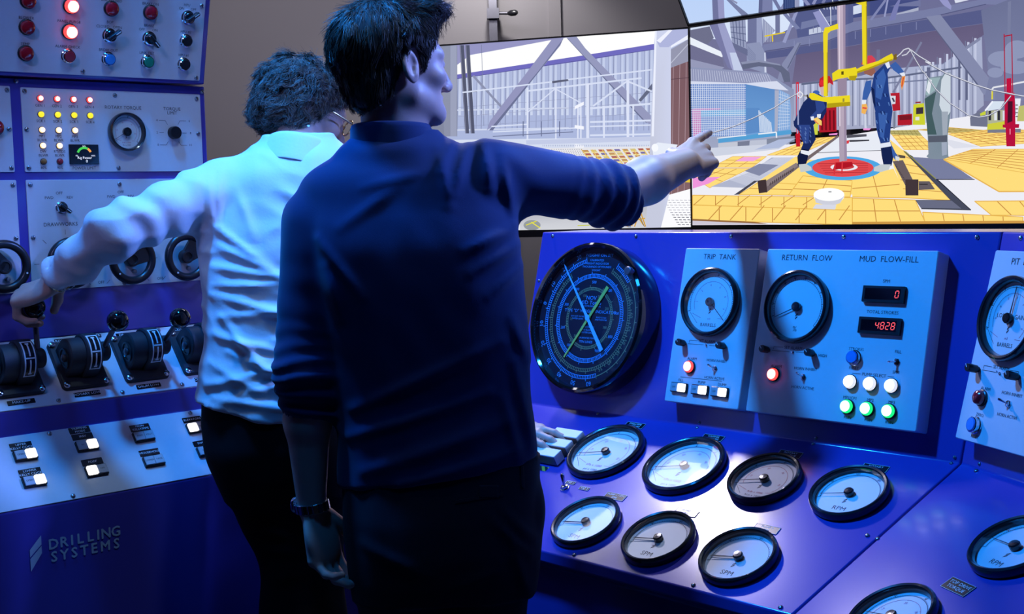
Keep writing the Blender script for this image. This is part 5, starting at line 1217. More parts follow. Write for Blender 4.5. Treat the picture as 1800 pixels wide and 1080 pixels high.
def surface(f, lo, hi, h):
    """naive surface nets"""
    lo = np.asarray(lo, float); n = np.ceil((np.asarray(hi) - lo) / h).astype(int) + 1
    ax = [lo[i] + h * np.arange(n[i]) for i in range(3)]
    V = np.empty(n, np.float32)
    B = 5                                       # evaluate only blocks near the surface
    nb = [-(-int(k) // B) for k in n]
    cen = [lo[i] + h * (np.arange(nb[i]) * B + (B - 1) / 2) for i in range(3)]
    X, Y, Z = np.meshgrid(*cen, indexing='ij')
    bc = f(np.stack([X.ravel(), Y.ravel(), Z.ravel()], 1))
    Vb = np.repeat(np.repeat(np.repeat(bc.reshape(nb).astype(np.float32), B, 0), B, 1), B, 2)
    near = np.argwhere(np.abs(bc.reshape(nb)) < h * B * 1.75 + .012)
    oo = np.stack(np.meshgrid(*[np.arange(B)] * 3, indexing='ij'), -1).reshape(-1, 3)
    for i0 in range(0, len(near), 3000):
        g_ = (near[i0:i0 + 3000, None, :] * B + oo[None]).reshape(-1, 3)
        Vb[g_[:, 0], g_[:, 1], g_[:, 2]] = f(lo + g_ * h)
    V = Vb[:n[0], :n[1], :n[2]]
    ins = V < 0
    c = [ins[a:n[0] - 1 + a, b:n[1] - 1 + b, d:n[2] - 1 + d] for a in (0, 1) for b in (0, 1) for d in (0, 1)]
    tot = sum(x.astype(np.int8) for x in c)
    act = (tot > 0) & (tot < 8)
    idx = -np.ones(act.shape, np.int64); ijk = np.argwhere(act); idx[act] = np.arange(len(ijk))
    acc = np.zeros((len(ijk), 3)); cnt = np.zeros(len(ijk))
    off = np.array([(a, b, d) for a in (0, 1) for b in (0, 1) for d in (0, 1)])
    for i in range(8):
        for j in range(i + 1, 8):
            dd = off[j] - off[i]
            if abs(dd).sum() != 1: continue
            A = ijk + off[i]; B = ijk + off[j]
            va = V[A[:, 0], A[:, 1], A[:, 2]]; vb = V[B[:, 0], B[:, 1], B[:, 2]]
            m = (va < 0) != (vb < 0)
            t = np.where(m, va / np.where(m, va - vb, 1), 0)
            pt = off[i] + t[:, None] * dd
            acc[m] += pt[m]; cnt[m] += 1
    verts = lo + (ijk + acc / cnt[:, None]) * h
    quads = []
    for a in range(3):
        b, d = (a + 1) % 3, (a + 2) % 3
        sl0 = [slice(None)] * 3; sl1 = [slice(None)] * 3
        sl0[a] = slice(0, n[a] - 1); sl1[a] = slice(1, n[a])
        x0 = ins[tuple(sl0)]; x1 = ins[tuple(sl1)]
        e = np.argwhere(x0 != x1)
        e = e[(e[:, b] > 0) & (e[:, d] > 0) & (e[:, b] < n[b] - 1) & (e[:, d] < n[d] - 1)]
        s = x0[e[:, 0], e[:, 1], e[:, 2]]
        def gid(db, dc):
            q = e.copy(); q[:, b] -= db; q[:, d] -= dc
            return idx[q[:, 0], q[:, 1], q[:, 2]]
        Q = np.stack([gid(1, 1), gid(0, 1), gid(0, 0), gid(1, 0)], 1)
        Q[~s] = Q[~s][:, ::-1]
        quads.append(Q)
    Q = np.concatenate(quads)
    Q = Q[(Q >= 0).all(1)]
    return verts, Q

def np_mesh(name, v, q, smooth=True):
    me = bpy.data.meshes.new(name)
    me.vertices.add(len(v)); me.vertices.foreach_set('co', np.asarray(v, np.float32).ravel())
    k = q.shape[1]
    me.loops.add(q.size); me.loops.foreach_set('vertex_index', q.astype(np.int32).ravel())
    me.polygons.add(len(q)); me.polygons.foreach_set('loop_start', np.arange(0, q.size, k, dtype=np.int32))
    me.polygons.foreach_set('use_smooth', np.full(len(q), smooth))
    me.update(calc_edges=True); me.validate()
    return me

def grad(f, p, e=.0015):
    g = np.stack([f(p + np.array(d) * e) - f(p - np.array(d) * e) for d in ((1, 0, 0), (0, 1, 0), (0, 0, 1))], 1)
    return g / (np.linalg.norm(g, axis=1)[:, None] + 1e-9)

def profile(zs, vals):
    """smooth interpolation table"""
    zs = np.asarray(zs, float); o = np.argsort(zs); zs = zs[o]; vals = np.asarray(vals, float)[o]
    t = np.linspace(zs[0], zs[-1], 200); v = np.interp(t, zs, vals)
    k = np.hanning(23); k /= k.sum()
    v = np.convolve(np.pad(v, 11, mode='edge'), k, 'valid')
    return lambda z: np.interp(z, t, v)

def loft(rows, Ys, depth):
    """rows: (y_px, x_left, x_right); Ys: centre depth per row; depth: half depth per row -> sdf of a trunk"""
    zs, cx, ha = [], [], []
    for (y, xl, xr), Y in zip(rows, Ys):
        A = PX(xl, y, Y); B = PX(xr, y, Y)
        zs.append((A[2] + B[2]) / 2); cx.append((A[0] + B[0]) / 2); ha.append((B[0] - A[0]) / 2)
    fc, fa, fy, fb = profile(zs, cx), profile(zs, ha), profile(zs, Ys), profile(zs, depth)
    zlo, zhi = min(zs), max(zs)
    def f(p, pad=0.0):
        z = p[:, 2]; a = fa(z) + pad; b = fb(z) + pad
        dx = np.abs(p[:, 0] - fc(z)) / a; dy = np.abs(p[:, 1] - fy(z)) / b
        e = 2.4
        k = (dx ** e + dy ** e) ** (1 / e)
        d = (k - 1) * np.minimum(a, b) * 0.92
        d = np.where(k < 1e-6, -np.minimum(a, b), d)
        return np.maximum(d, np.maximum(zlo - z, z - zhi))
    return f

def folds(p, segs):
    """cloth ridges: (px0,py0,px1,py1,Y,width,amp) as raised soft lines seen from behind"""
    o = np.zeros(len(p))
    for (x0, y0, x1, y1, Y, w, a) in segs:
        A = PX(x0, y0, Y)[[0, 2]]; B = PX(x1, y1, Y)[[0, 2]]; q = p[:, [0, 2]]; ab = B - A
        t = np.clip(((q - A) @ ab) / (ab @ ab), 0, 1)
        d = np.linalg.norm(q - A - t[:, None] * ab, axis=1)
        o += a * np.exp(-(d / w) ** 2) * (0.35 + 0.65 * np.sin(np.pi * np.clip(t, .04, .96)))
    return o

def strands(name, f, roots, flow, length, nseg, rad, lift, parent, m, wave=0.0, wl=0.03, jitter=0.25, lvar=0.35, lock=1):
    if lock > 1:
        n0 = len(roots); roots = np.repeat(roots, lock, 0) + rng.normal(size=(n0 * lock, 3)) * .0035
        roots -= grad(f, roots) * f(roots)[:, None]
    N = len(roots); p = roots.copy(); L = length * (1 + lvar * rng.uniform(-1, 1, N)); ds = (L / nseg)[:, None]
    P = [p.copy()]; ph = rng.uniform(0, 6.28, N); jit = rng.normal(size=(N, 3)) * jitter
    lf = lift * rng.uniform(0.2, 1.6, N)
    if lock > 1:
        rp = lambda a: np.repeat(a[::lock], lock, 0)
        ph = rp(ph) + rng.normal(size=N) * .25; jit = rp(jit) + rng.normal(size=(N, 3)) * .05; lf = rp(lf) * rng.uniform(.75, 1.25, N); L = rp(L) * rng.uniform(.85, 1.1, N); ds = (L / nseg)[:, None]
    for k in range(nseg):
        n = grad(f, p); d = flow(p) + jit
        if wave:
            side = np.cross(n, d); d = d + side * (wave * np.sin(6.28 * (k + 1) * ds[:, 0] / wl + ph))[:, None]
        d -= (d * n).sum(1)[:, None] * n; d /= np.linalg.norm(d, axis=1)[:, None] + 1e-9
        p = p + d * ds
        tgt = .001 + lf * ((k + 1) / nseg) ** 1.5
        p = p + n * np.clip(tgt - f(p), -.01, .01)[:, None]
        P.append(p.copy())
    P = np.stack(P, 1)
    T = np.gradient(P, axis=1); T /= np.linalg.norm(T, axis=2)[..., None] + 1e-9
    ref = np.array([.3, .5, .8]); X = np.cross(T, ref); X /= np.linalg.norm(X, axis=2)[..., None] + 1e-9; Yv = np.cross(T, X)
    tap = np.linspace(1, .25, nseg + 1)[None, :, None] * rad
    ring = np.stack([P + (X * math.cos(a) + Yv * math.sin(a)) * tap for a in (0, 2.09, 4.19)], 2)
    V = ring.reshape(-1, 3)
    base = (np.arange(N) * (nseg + 1) * 3)[:, None, None] + (np.arange(nseg) * 3)[None, :, None]
    q = []
    for a in range(3):
        b = (a + 1) % 3
        q.append(np.stack([base[..., 0] + a, base[..., 0] + b, base[..., 0] + 3 + b, base[..., 0] + 3 + a], -1).reshape(-1, 4))
    o = link(name, np_mesh(name, V, np.concatenate(q)), None, parent, MATS[m])
    o['kind'] = 'stuff'
    return o

def hand_sdf(wrist, fwd, dorsal, side, curl, thumb, scale=1.0, spread=0.0):
    """side=+1: thumb on the +x side (x = fwd x dorsal). curl: 4 x 3 joint angles in degrees. returns sdf"""
    y = np.asarray(fwd, float); y /= np.linalg.norm(y); z = np.asarray(dorsal, float); z -= (z @ y) * y; z /= np.linalg.norm(z)
    x = np.cross(y, z) * side
    M = np.stack([x, y, z], 1) * scale
    W = lambda q: np.asarray(wrist) + M @ np.asarray(q, float)
    pr = []
    kx = (.033, .011, -.011, -.031); ky = (.094, .098, .093, .084); ln = ((.043, .026, .021), (.047, .030, .022), (.043, .028, .021), (.034, .021, .018)); rr = (.0092, .0095, .009, .008)
    for i in range(4):
        b = np.array([kx[i], ky[i], .004]); pr.append((W((kx[i] * .55, .02, .0)), W(b), .013 * scale, .0118 * scale, .012))
        ang = 0; q = b.copy(); sp = R((1.5 - i) * spread)
        for j in range(3):
            ang += R(curl[i][j]); d = np.array([math.sin(sp) * math.cos(ang), math.cos(ang) * math.cos(sp), -math.sin(ang)])
            q2 = q + d * ln[i][j]
            pr.append((W(q), W(q2), rr[i] * (1.08 - .10 * j) * scale, rr[i] * (1.0 - .10 * j) * scale, .004)); q = q2
    t = [np.array(v, float) for v in thumb]
    for j, (ra, rb) in enumerate(((.017, .0125), (.0115, .0108), (.0105, .009))): pr.append((W(t[j]), W(t[j + 1]), ra * scale, rb * scale, .007))
    pc, Mx = W((0, .048, -.004)), np.stack([x, y, z], 1)
    def f(p):
        d = ell(p, pc, np.array([.042, .056, .0165]) * scale, Mx)
        for (a, b, ra, rb, k) in pr: d = smin(d, cap(p, a, b, ra, rb), k)
        return d
    pts = np.array([a for a, *_ in pr] + [b for _, b, *_ in pr])
    return f, pts

mat('skin', (0.62, 0.40, 0.33), 0.48, noise=0.06, nscale=60, bump=0.10, bscale=350, sss=0.12)
mat('navy_cloth', (0.007, 0.026, 0.105), 0.85, noise=0.10, nscale=300, bump=0.25, bscale=900, sheen=0.15, spec=0.2)
mat('white_cloth', (0.74, 0.76, 0.80), 0.8, noise=0.03, nscale=200, bump=0.30, bscale=160, sheen=0.1, spec=0.25)
mat('black_cloth', (0.006, 0.006, 0.010), 0.85, noise=0.10, nscale=300, bump=0.25, bscale=900, spec=0.2)
mat('dark_cloth', (0.008, 0.011, 0.024), 0.85, noise=0.10, nscale=300, bump=0.25, bscale=900, sheen=0.1, spec=0.2)
mat('shoe_black', (0.008, 0.008, 0.009), 0.4, noise=0.1)
mat('hair_brown', (0.050, 0.030, 0.020), 0.42, noise=0.25, nscale=120, spec=0.6)
mat('hair_grey', (0.11, 0.085, 0.07), 0.45, noise=0.3, nscale=120, spec=0.6)
mat('hair_base', (0.014, 0.010, 0.009), 0.7, noise=0.3, nscale=120)
mat('gold', (0.75, 0.55, 0.25), 0.25, 1.0, noise=0.05)
mat('lens_glass', (0.8, 0.85, 0.9), 0.05, noise=0.01)

def frame_of(fwd, up=(0, 0, 1)):
    y = np.asarray(fwd, float); y /= np.linalg.norm(y); x = np.cross(y, np.asarray(up, float)); x /= np.linalg.norm(x); z = np.cross(x, y)
    return np.stack([x, y, z], 1)

def head_sdf(c, M, s=1.0, neck_to=None, neck_r=.056, female=False):
    def f(p):
        q = (p - c) @ M / s
        ax = np.abs(q[:, 0]); qs = np.stack([ax, q[:, 1], q[:, 2]], 1)
        d = ell(q, (0, -.014, .030), (.076, .098, .086))
        d = smin(d, ell(q, (0, .034, -.022), (.062, .060, .082)), .03)
        d = smin(d, ell(q, (0, .036, -.078), (.046, .052, .036)), .025)
        d = smin(d, cap(q, (-.012, .078, -.100), (.012, .078, -.100), .015, .015), .02)
        d = smin(d, cap(qs, (.052, .010, -.070), (.018, .075, -.100), .016, .015), .03)
        d = smin(d, cap(qs, (.012, .088, .018), (.044, .070, .016), .012, .012), .014)
        d = smin(d, ell(qs, (.045, .062, -.028), (.020, .022, .018)), .02)
        d = smax(d, -ell(qs, (.031, .096, -.002), (.017, .014, .011)), .008)
        d = smin(d, ell(qs, (.031, .079, -.002), (.0135, .0125, .0115)), .003)
        d = smin(d, cap(q, (0, .093, .004), (0, .114, -.040), .0085, .0125), .010)
        d = smin(d, ell(qs, (.011, .102, -.044), (.009, .011, .009)), .006)
        d = smin(d, cap(qs, (0, .098, -.064), (.018, .088, -.066), .0065, .0045), .006)
        d = smin(d, cap(qs, (0, .095, -.076), (.016, .087, -.074), .0075, .005), .006)
        # ears
        a = R(14); ey = q[:, 1] + .012; ez = q[:, 2] + .016
        e = np.stack([ax - .080 - .25 * (-(ey)).clip(-.02, .03), ey * math.cos(a) + ez * math.sin(a), -ey * math.sin(a) + ez * math.cos(a)], 1)
        ear = ell(e, (0, 0, 0), (.0075, .0205, .0335))
        ear = smax(ear, -ell(e, (.008, .002, .002), (.0085, .0120, .0215)), .004)
        ear = smin(ear, cap(e, (.001, .010, -.004), (.002, .006, -.018), .004, .005), .004)
        d = smin(d, ear, .005)
        if neck_to is not None:
            d2 = d * s
            nk = cap(p, c + M @ np.array([0, -.022, -.055]) * s, neck_to, neck_r * .98, neck_r * 1.06)
            nk = smin(nk, cap(p, c + M @ np.array([.030, -.005, -.070]) * s, neck_to + M @ np.array([.01, .045, 0]), .022, .022), .03)
            return smin(d2, nk, .022)
        return d * s
    return f

def hairline(q, table):
    ys = [t[0] for t in table]; zs = [t[1] for t in table]
    return np.interp(q[:, 1], ys, zs) - q[:, 2]

def cut_band(name, f, lo, hi, h, parent, m):
    v, q = surface(f, lo, hi, h)
    return link(name, np_mesh(name, v, q), None, parent, MATS[m])

def bounds(pts, pad):
    pts = np.asarray(pts); return pts.min(0) - pad, pts.max(0) + pad

def join_parts(parts):
    V = []; Q = []; b = 0
    for v, q in parts: V.append(v); Q.append(q + b); b += len(v)
    return np.concatenate(V), np.concatenate(Q)

def band(pts_fn, n, w, th, closed=True):
    """strip of cloth: pts_fn(k/n) -> (lower, upper, outward)"""
    v = []; 
    for k in range(n):
        a, b, o = pts_fn(k / n)
        v += [a, b, b + o * th, a + o * th]
    v = np.array(v); q = []
    for k in range(n if closed else n - 1):
        i, j = 4 * k, 4 * ((k + 1) % n)
        for s in range(4): q.append((i + s, i + (s + 1) % 4, j + (s + 1) % 4, j + s))
    return v, np.array(q)

# ================================================================== the man
man = thing('person', 'man in a rolled-sleeve navy shirt seen from behind, pointing at the displays', 'person', (PX(775, 1500, 2.6)[0], 2.6, 0))
# joints
mSL, mEL, mWL = PX(543, 395, 2.60), PX(537, 655, 2.585), PX(548, 893, 2.60)
mSR, mER, mWR = PX(868, 305, 2.60), PX(1076, 343, 2.74), PX(1205, 288, 2.95)
mN0 = PX(694, 262, 2.60)
mH = PX(697, 112, 2.60)                       # eye-line centre of the head
mM = frame_of((math.sin(R(57)), math.cos(R(57)), -.02), (-.06, 0, 1))
mhead = head_sdf(mH, mM, 1.0, mN0, .059)
# forearm + hands
def man_left(p):
    d = cap(p, mEL, mEL + (mWL - mEL) * .35, .043, .046); d = smin(d, cap(p, mEL + (mWL - mEL) * .35, mWL, .046, .0285), .02)
    return smin(d, hLf(p), .018)
hLf, hLp = hand_sdf(mWL + np.array([.004, 0, -.010]), (.24, -.04, -1), (-.86, .50, 0), 1,
                    ((20, 30, 20), (26, 34, 22), (32, 36, 24), (36, 38, 24)), ((.026, .016, -.006), (.048, .042, -.016), (.056, .072, -.024), (.054, .098, -.030)), 1.10)
def man_right(p):
    d = cap(p, mER, mER + (mWR - mER) * .45, .053, .050); d = smin(d, cap(p, mER + (mWR - mER) * .45, mWR, .050, .034), .02)
    return smin(d, hRf(p), .02)
kn_ = PX(1247, 268, 3.02)
hRf, hRp = hand_sdf(mWR, (.50, .82, .22), (.45, -.58, .68), -1,
                    ((-4, 3, 3), (14, 26, 18), (62, 92, 60), (68, 92, 60)), ((.026, .018, -.010), (.044, .045, -.024), (.040, .074, -.034), (.026, .098, -.036)), 1.12, 0.0)
parts = []
parts.append(surface(lambda p: smax(mhead(p), (mN0[2] - .06) - p[:, 2], .01), mH - [.15, .16, .25], mH + [.15, .16, .14], .0030))
lo, hi = bounds(np.vstack([hLp, [mEL, mWL]]), .055); parts.append(surface(man_left, lo, hi, .0034))
lo, hi = bounds(np.vstack([hRp, [mER, mWR]]), .055); parts.append(surface(man_right, lo, hi, .0034))
hipL, hipR = PX(700, 940, 2.61), PX(855, 930, 2.62); kneeL, kneeR = PX(708, 1170, 2.60), PX(852, 1170, 2.62); ankL, ankR = PX(712, 1478, 2.63), PX(850, 1478, 2.65)
def man_core(p):
    d = cap(p, (mSL + mSR) / 2 + [0, 0, -.05], (hipL + hipR) / 2, .085, .085)
    d = smin(d, cap(p, mN0 - [0, 0, .10], mH - [0, 0, .12], .04, .04), .04)
    for a, b in ((mSL, mEL), (mSR, mER)): d = smin(d, cap(p, a, b, .036, .034), .03)
    d = smin(d, cap(p, mSL, mSR, .04, .04), .04)
    for a, b, c in ((hipL, kneeL, ankL), (hipR, kneeR, ankR)): d = smin(smin(d, cap(p, a, b, .07, .05), .03), cap(p, b, c, .05, .035), .02)
    return d
lo, hi = bounds([mSL, mSR, mEL, mER, ankL, ankR, mH], .1); parts.append(surface(man_core, lo, hi, .012))
v, q = join_parts(parts)
link('body', np_mesh('body', v, q), None, man, MATS['skin'])

# shirt
rows = [(232, 640, 762), (262, 612, 806), (292, 588, 846), (330, 556, 880), (375, 532, 902), (430, 535, 914), (500, 550, 920), (600, 572, 930), (700, 588, 934), (780, 596, 942), (880, 594, 956)]
trunk = loft(rows, [2.605, 2.605, 2.60, 2.595, 2.59, 2.585, 2.585, 2.59, 2.60, 2.605, 2.61], [.050, .070, .090, .110, .124, .132, .132, .126, .124, .130, .136])
hemA, hemB = PX(600, 872, 2.5), PX(952, 820, 2.5)
hn = np.array([-(hemB - hemA)[2], 0, (hemB - hemA)[0]]); hn /= np.linalg.norm(hn)
cuffL = mEL + (mWL - mEL) * .315; cuffR = mER + (mWR - mER) * .07
mfold = [(600, 400, 700, 330, 2.5, .012, .004), (640, 330, 760, 300, 2.5, .010, .004), (770, 260, 790, 360, 2.5, .012, .008), (820, 250, 800, 340, 2.5, .010, .009), (846, 235, 862, 330, 2.5, .013, .012), (795, 235, 776, 300, 2.5, .010, .007), (880, 270, 905, 390, 2.5, .010, .006),
         (905, 400, 820, 440, 2.5, .012, .007), (912, 430, 830, 480, 2.5, .010, .006), (915, 470, 860, 520, 2.5, .010, .005), (620, 720, 880, 600, 2.5, .012, .006), (610, 770, 860, 690, 2.5, .012, .006), (640, 830, 900, 740, 2.5, .014, .006), (700, 850, 930, 790, 2.5, .010, .005), (900, 560, 930, 640, 2.5, .010, .006), (905, 640, 940, 800, 2.5, .012, .008), (885, 700, 915, 815, 2.5, .010, .006), (575, 470, 600, 560, 2.5, .012, .006), (560, 420, 640, 520, 2.5, .010, .005)]
def sleeve(p, S, E, Cf, r0, r1, r2, rings, seed):
    d1 = cap(p, S, E, r0, r1); d2 = cap(p, E, Cf + (Cf - E) * .2, r1, r2); d = smin(d1, d2, .03)
    ax = (Cf - S); L = np.linalg.norm(ax); t = (p - S) @ ax / (L * L)
    bunch = np.clip((t - .45) / .5, 0, 1)
    wob = noise(p, .16, seed, 5)
    d = d - rings * bunch * np.sin(t * L / .0165 * 3.14 + 2.4 * wob + 3 * noise(p, .30, seed + 1, 4)) - .004 * (1 - bunch) * noise(p, .11, seed + 2, 6, (1, 1, 1.6))
    dirc = (Cf - E) / np.linalg.norm(Cf - E)
    d = smax(d, plane(p, Cf, dirc), .006)
    return smax(d, -np.maximum(cap(p, E, Cf + dirc * .05, r2 - .007, r2 - .007), -plane(p, Cf - dirc * .03, dirc)), .003)
def man_shirt(p):
    d = trunk(p)
    d = smin(d, ell(p, (mSL + mSR) / 2 + [.0, -.02, .03], (.19, .085, .06)), .05)
    d = smin(d, ell(p, PX(692, 272, 2.60), (.105, .092, .042)), .03)
    d = smax(d, -plane(p, hemA, hn), .010)
    d = smin(d, sleeve(p, mSL + [.012, 0, .0], mEL, cuffL, .066, .060, .052, .0042, 2), .035)
    d = smin(d, sleeve(p, mSR, mER, cuffR, .068, .066, .060, .0042, 5), .045)
    back = np.clip((2.62 - p[:, 1]) / .05, 0, 1)
    d = d - folds(p, mfold) * back - .0018 * noise(p, .09, 9, 6)
    return d
lo, hi = bounds([mSL - [.08, .12, 0], mSR, mER, cuffR, hemA, hemB, mN0 + [0, .05, .06], hemA + [0, .25, -.02], cuffL], .09)
v, q = surface(man_shirt, lo, hi, .0058)
link('shirt', np_mesh('shirt', v, q), None, man, MATS['navy_cloth'])

# collar stand and fold
def collar(parent, c, ax, fwd, ra, rb, h0, h1, flare, drop, m, n=48, name='collar', open_=0.0):
    ax = np.asarray(ax, float); ax /= np.linalg.norm(ax); y = np.asarray(fwd, float); y -= (y @ ax) * ax; y /= np.linalg.norm(y); x = np.cross(y, ax)
    V = []; Q = []; prof_n = 7
    for k in range(n + 1):
        t = k / n * 2 * PI; t = PI + (t - PI) * (1 - open_)
        # t = PI is the back of the neck
        o = x * math.sin(t) + y * math.cos(t); e = np.array([1, 1])
        rad = math.hypot(ra * math.sin(t), rb * math.cos(t)); bk = .5 - .5 * math.cos(t)
        hh = h1 + (h0 - h1) * bk
        dr = drop * (1 + .35 * (1 - bk))
        pr = [(rad + .004, -.012), (rad, hh * .55), (rad - .004, hh), (rad + .002, hh + .004), (rad + .007, hh - .002), (rad + flare * .55, hh - dr * .5), (rad + flare, hh - dr)]
        V += [c + o * a + ax * b for a, b in pr]
        # underside
    V = np.array(V)
    for k in range(n):
        for j in range(prof_n - 1):
            a = k * prof_n + j; Q.append((a, a + 1, a + prof_n + 1, a + prof_n))
    ob_ = link(name, np_mesh(name, V, np.array(Q)), None, parent, MATS[m])
    md = ob_.modifiers.new('thickness', 'SOLIDIFY'); md.thickness = .0022
    sb = ob_.modifiers.new('smooth', 'SUBSURF'); sb.levels = 1; sb.render_levels = 1
    return ob_
collar(man, PX(690, 252, 2.600), (-.06, -.10, 1), (.5, 1, 0), .074, .070, .045, .020, .016, .066, 'navy_cloth')

# trousers
trow = [(800, 600, 950), (850, 602, 948), (900, 604, 948), (960, 613, 950), (1010, 622, 946), (1040, 626, 940)]
tr = loft(trow, [2.605, 2.605, 2.605, 2.605, 2.605, 2.61], [.122, .130, .136, .136, .125, .115])
mtf = [(860, 905, 935, 985, 2.5, .008, .005), (880, 890, 940, 960, 2.5, .008, .004), (900, 960, 935, 1060, 2.5, .010, .005), (640, 960, 760, 1010, 2.5, .012, .004), (880, 1000, 800, 1030, 2.5, .012, .004), (915, 1020, 935, 1075, 2.5, .008, .004)]
def man_trousers(p):
    d = tr(p)
    for a, b, c in ((hipL, kneeL, ankL), (hipR, kneeR, ankR)):
        d = smin(d, cap(p, a, b, .100, .078), .03); d = smin(d, cap(p, b, c + [0, 0, .02], .078, .066), .02)
    d = smin(d, ell(p, PX(926, 893, 2.60), (.036, .045, .070)), .010)
    d = smax(d, (ankL[2] - .0) - p[:, 2], .006)
    return d - folds(p, mtf) * np.clip((2.64 - p[:, 1]) / .05, 0, 1) - .0022 * noise(p, .12, 4, 6)
lo, hi = bounds([PX(590, 795, 2.45), PX(965, 795, 2.78), ankL, ankR, hipL + [-.02, 0, 0]], .1)
v, q = surface(man_trousers, lo, hi, .0075)
link('trousers', np_mesh('trousers', v, q), None, man, MATS['dark_cloth'])
def patch(name, f, quad, parent, m, off=.0012, nu=12, nv=8, Y0=2.2, th=.0016):
    """thin cloth patch laid on a garment: quad of photo points, marched on to the surface"""
    (a, b, c, d) = [np.array(t, float) for t in quad]; pts = []
    for j in range(nv + 1):
        for i in range(nu + 1):
            s, t = i / nu, j / nv; xy = (a * (1 - s) + b * s) * (1 - t) + (d * (1 - s) + c * s) * t
            pts.append(PX(xy[0], xy[1], 1.0))
    P0 = np.array(pts); C0 = np.array([0, 0, CAM_H]); D = P0 - C0; D /= np.linalg.norm(D, axis=1)[:, None]
    T = np.full(len(D), Y0)
    for _ in range(60): T += .8 * np.clip(f(C0 + D * T[:, None]), -.02, .05)
    X = C0 + D * T[:, None]; n = grad(f, X)
    X = X + n * off
    V = np.concatenate([X, X + n * th]); w = nu + 1; q = []; o = len(X)
    for j in range(nv):
        for i in range(nu):
            k = j * w + i; q.append((k, k + 1, k + w + 1, k + w)); q.append((o + k, o + k + w, o + k + w + 1, o + k + 1))
    rim = [i for i in range(nu + 1)] + [j * w + nu for j in range(1, nv + 1)] + [nv * w + i for i in range(nu - 1, -1, -1)] + [j * w for j in range(nv - 1, 0, -1)]
    for a_, b_ in zip(rim, rim[1:] + rim[:1]): q.append((a_, o + a_, o + b_, b_))
    return link(name, np_mesh(name, V, np.array(q)), None, parent, MATS[m])
patch('back_pocket', man_trousers, ((842, 853), (876, 853), (876, 876), (842, 876)), man, 'dark_cloth', off=-.0004)
patch('back_pocket', man_trousers, ((800, 880), (884, 866), (884, 872), (800, 886)), man, 'dark_cloth', off=-.0004)
patch('belt_loop', man_trousers, ((914, 820), (920, 820), (922, 860), (916, 860)), man, 'dark_cloth', off=-.0004, nu=3)
def shoe(parent, a, fwd):
    f0 = np.array([fwd[0], fwd[1], 0.0]); f0 /= np.linalg.norm(f0); g0 = np.array([a[0], a[1], 0])
    def f(p):
        d = cap(p, g0 + [0, 0, .050] - f0 * .04, g0 + [0, 0, .038] + f0 * .16, .045, .040)
        d = smin(d, cap(p, g0 + [0, 0, .06] - f0 * .03, g0 + [0, 0, .10] - f0 * .03, .042, .042), .02)
        d = smax(d, .001 - p[:, 2], .004)
        return d
    v, q = surface(f, g0 + [-.24, -.24, -.01], g0 + [.24, .24, .16], .008)
    return link('shoe', np_mesh('shoe', v, q), None, parent, MATS['shoe_black'])
shoe(man, ankL, (-.1, 1)); shoe(man, ankR, (.25, 1))

# hair
hl = [(-.12, -.104), (-.08, -.098), (-.045, -.072), (-.030, -.022), (-.012, .026), (.008, .022), (.016, -.022), (.026, -.020), (.036, .020), (.060, .040), (.078, .062), (.10, .075)]
def man_hair(p, grow=0.0):
    q = (p - mH) @ mM
    d = ell(q, (0, -.022, .036), (.089 + grow, .108 + grow, .093 + grow))
    d = smin(d, ell(q, (-.012, -.072, .016), (.068, .056, .062)), .04)
    d = smin(d, ell(q, (0.004, -.058, -.052), (.062, .046, .056)), .03)
    d = smin(d, ell(q, (.010, .060, .104), (.056, .045, .026)), .03)
    d = d - .0035 * noise(p, .050, 3, 7, (1, 1, .5))
    ear = ell(np.stack([np.abs(q[:, 0]), q[:, 1], q[:, 2]], 1), (.088, -.008, -.020), (.035, .022, .034))
    d = smax(d, -ear, .006)
    return smax(d, hairline(q, hl) * .75, .012)
v, q = surface(man_hair, mH - [.17, .17, .13], mH + [.17, .17, .17], .0042)
hair = link('hair', np_mesh('hair', v, q), None, man, MATS['hair_base'])
def mflow(p):
    q = (p - mH) @ mM
    crown = np.array([0, -.065, .115]); d = q - crown
    top = np.clip((q[:, 2] - .075) / .03, 0, 1) * np.clip((q[:, 1] + .05) / .04, 0, 1)
    down = np.stack([d[:, 0] * .4, d[:, 1] * .5, -np.ones(len(q)) * .09], 1)
    fw = np.stack([d[:, 0] * .3 + .01, np.ones(len(q)) * .09, np.zeros(len(q))], 1)
    w = down * (1 - top)[:, None] + fw * top[:, None]
    w /= np.linalg.norm(w, axis=1)[:, None] + 1e-9
    return w @ mM.T
sel = v[rng.choice(len(v), 5200)]
strands('hair_strands', man_hair, v[rng.choice(len(v), 620)], mflow, .036, 6, .00085, .0060, hair, 'hair_brown', jitter=.26, lock=9)
qv = (v - mH) @ mM; tp = v[(qv[:, 2] > .085)]
strands('hair_strands', man_hair, tp[rng.choice(len(tp), 1200)], mflow, .042, 6, .0007, .013, hair, 'hair_brown', jitter=.35)

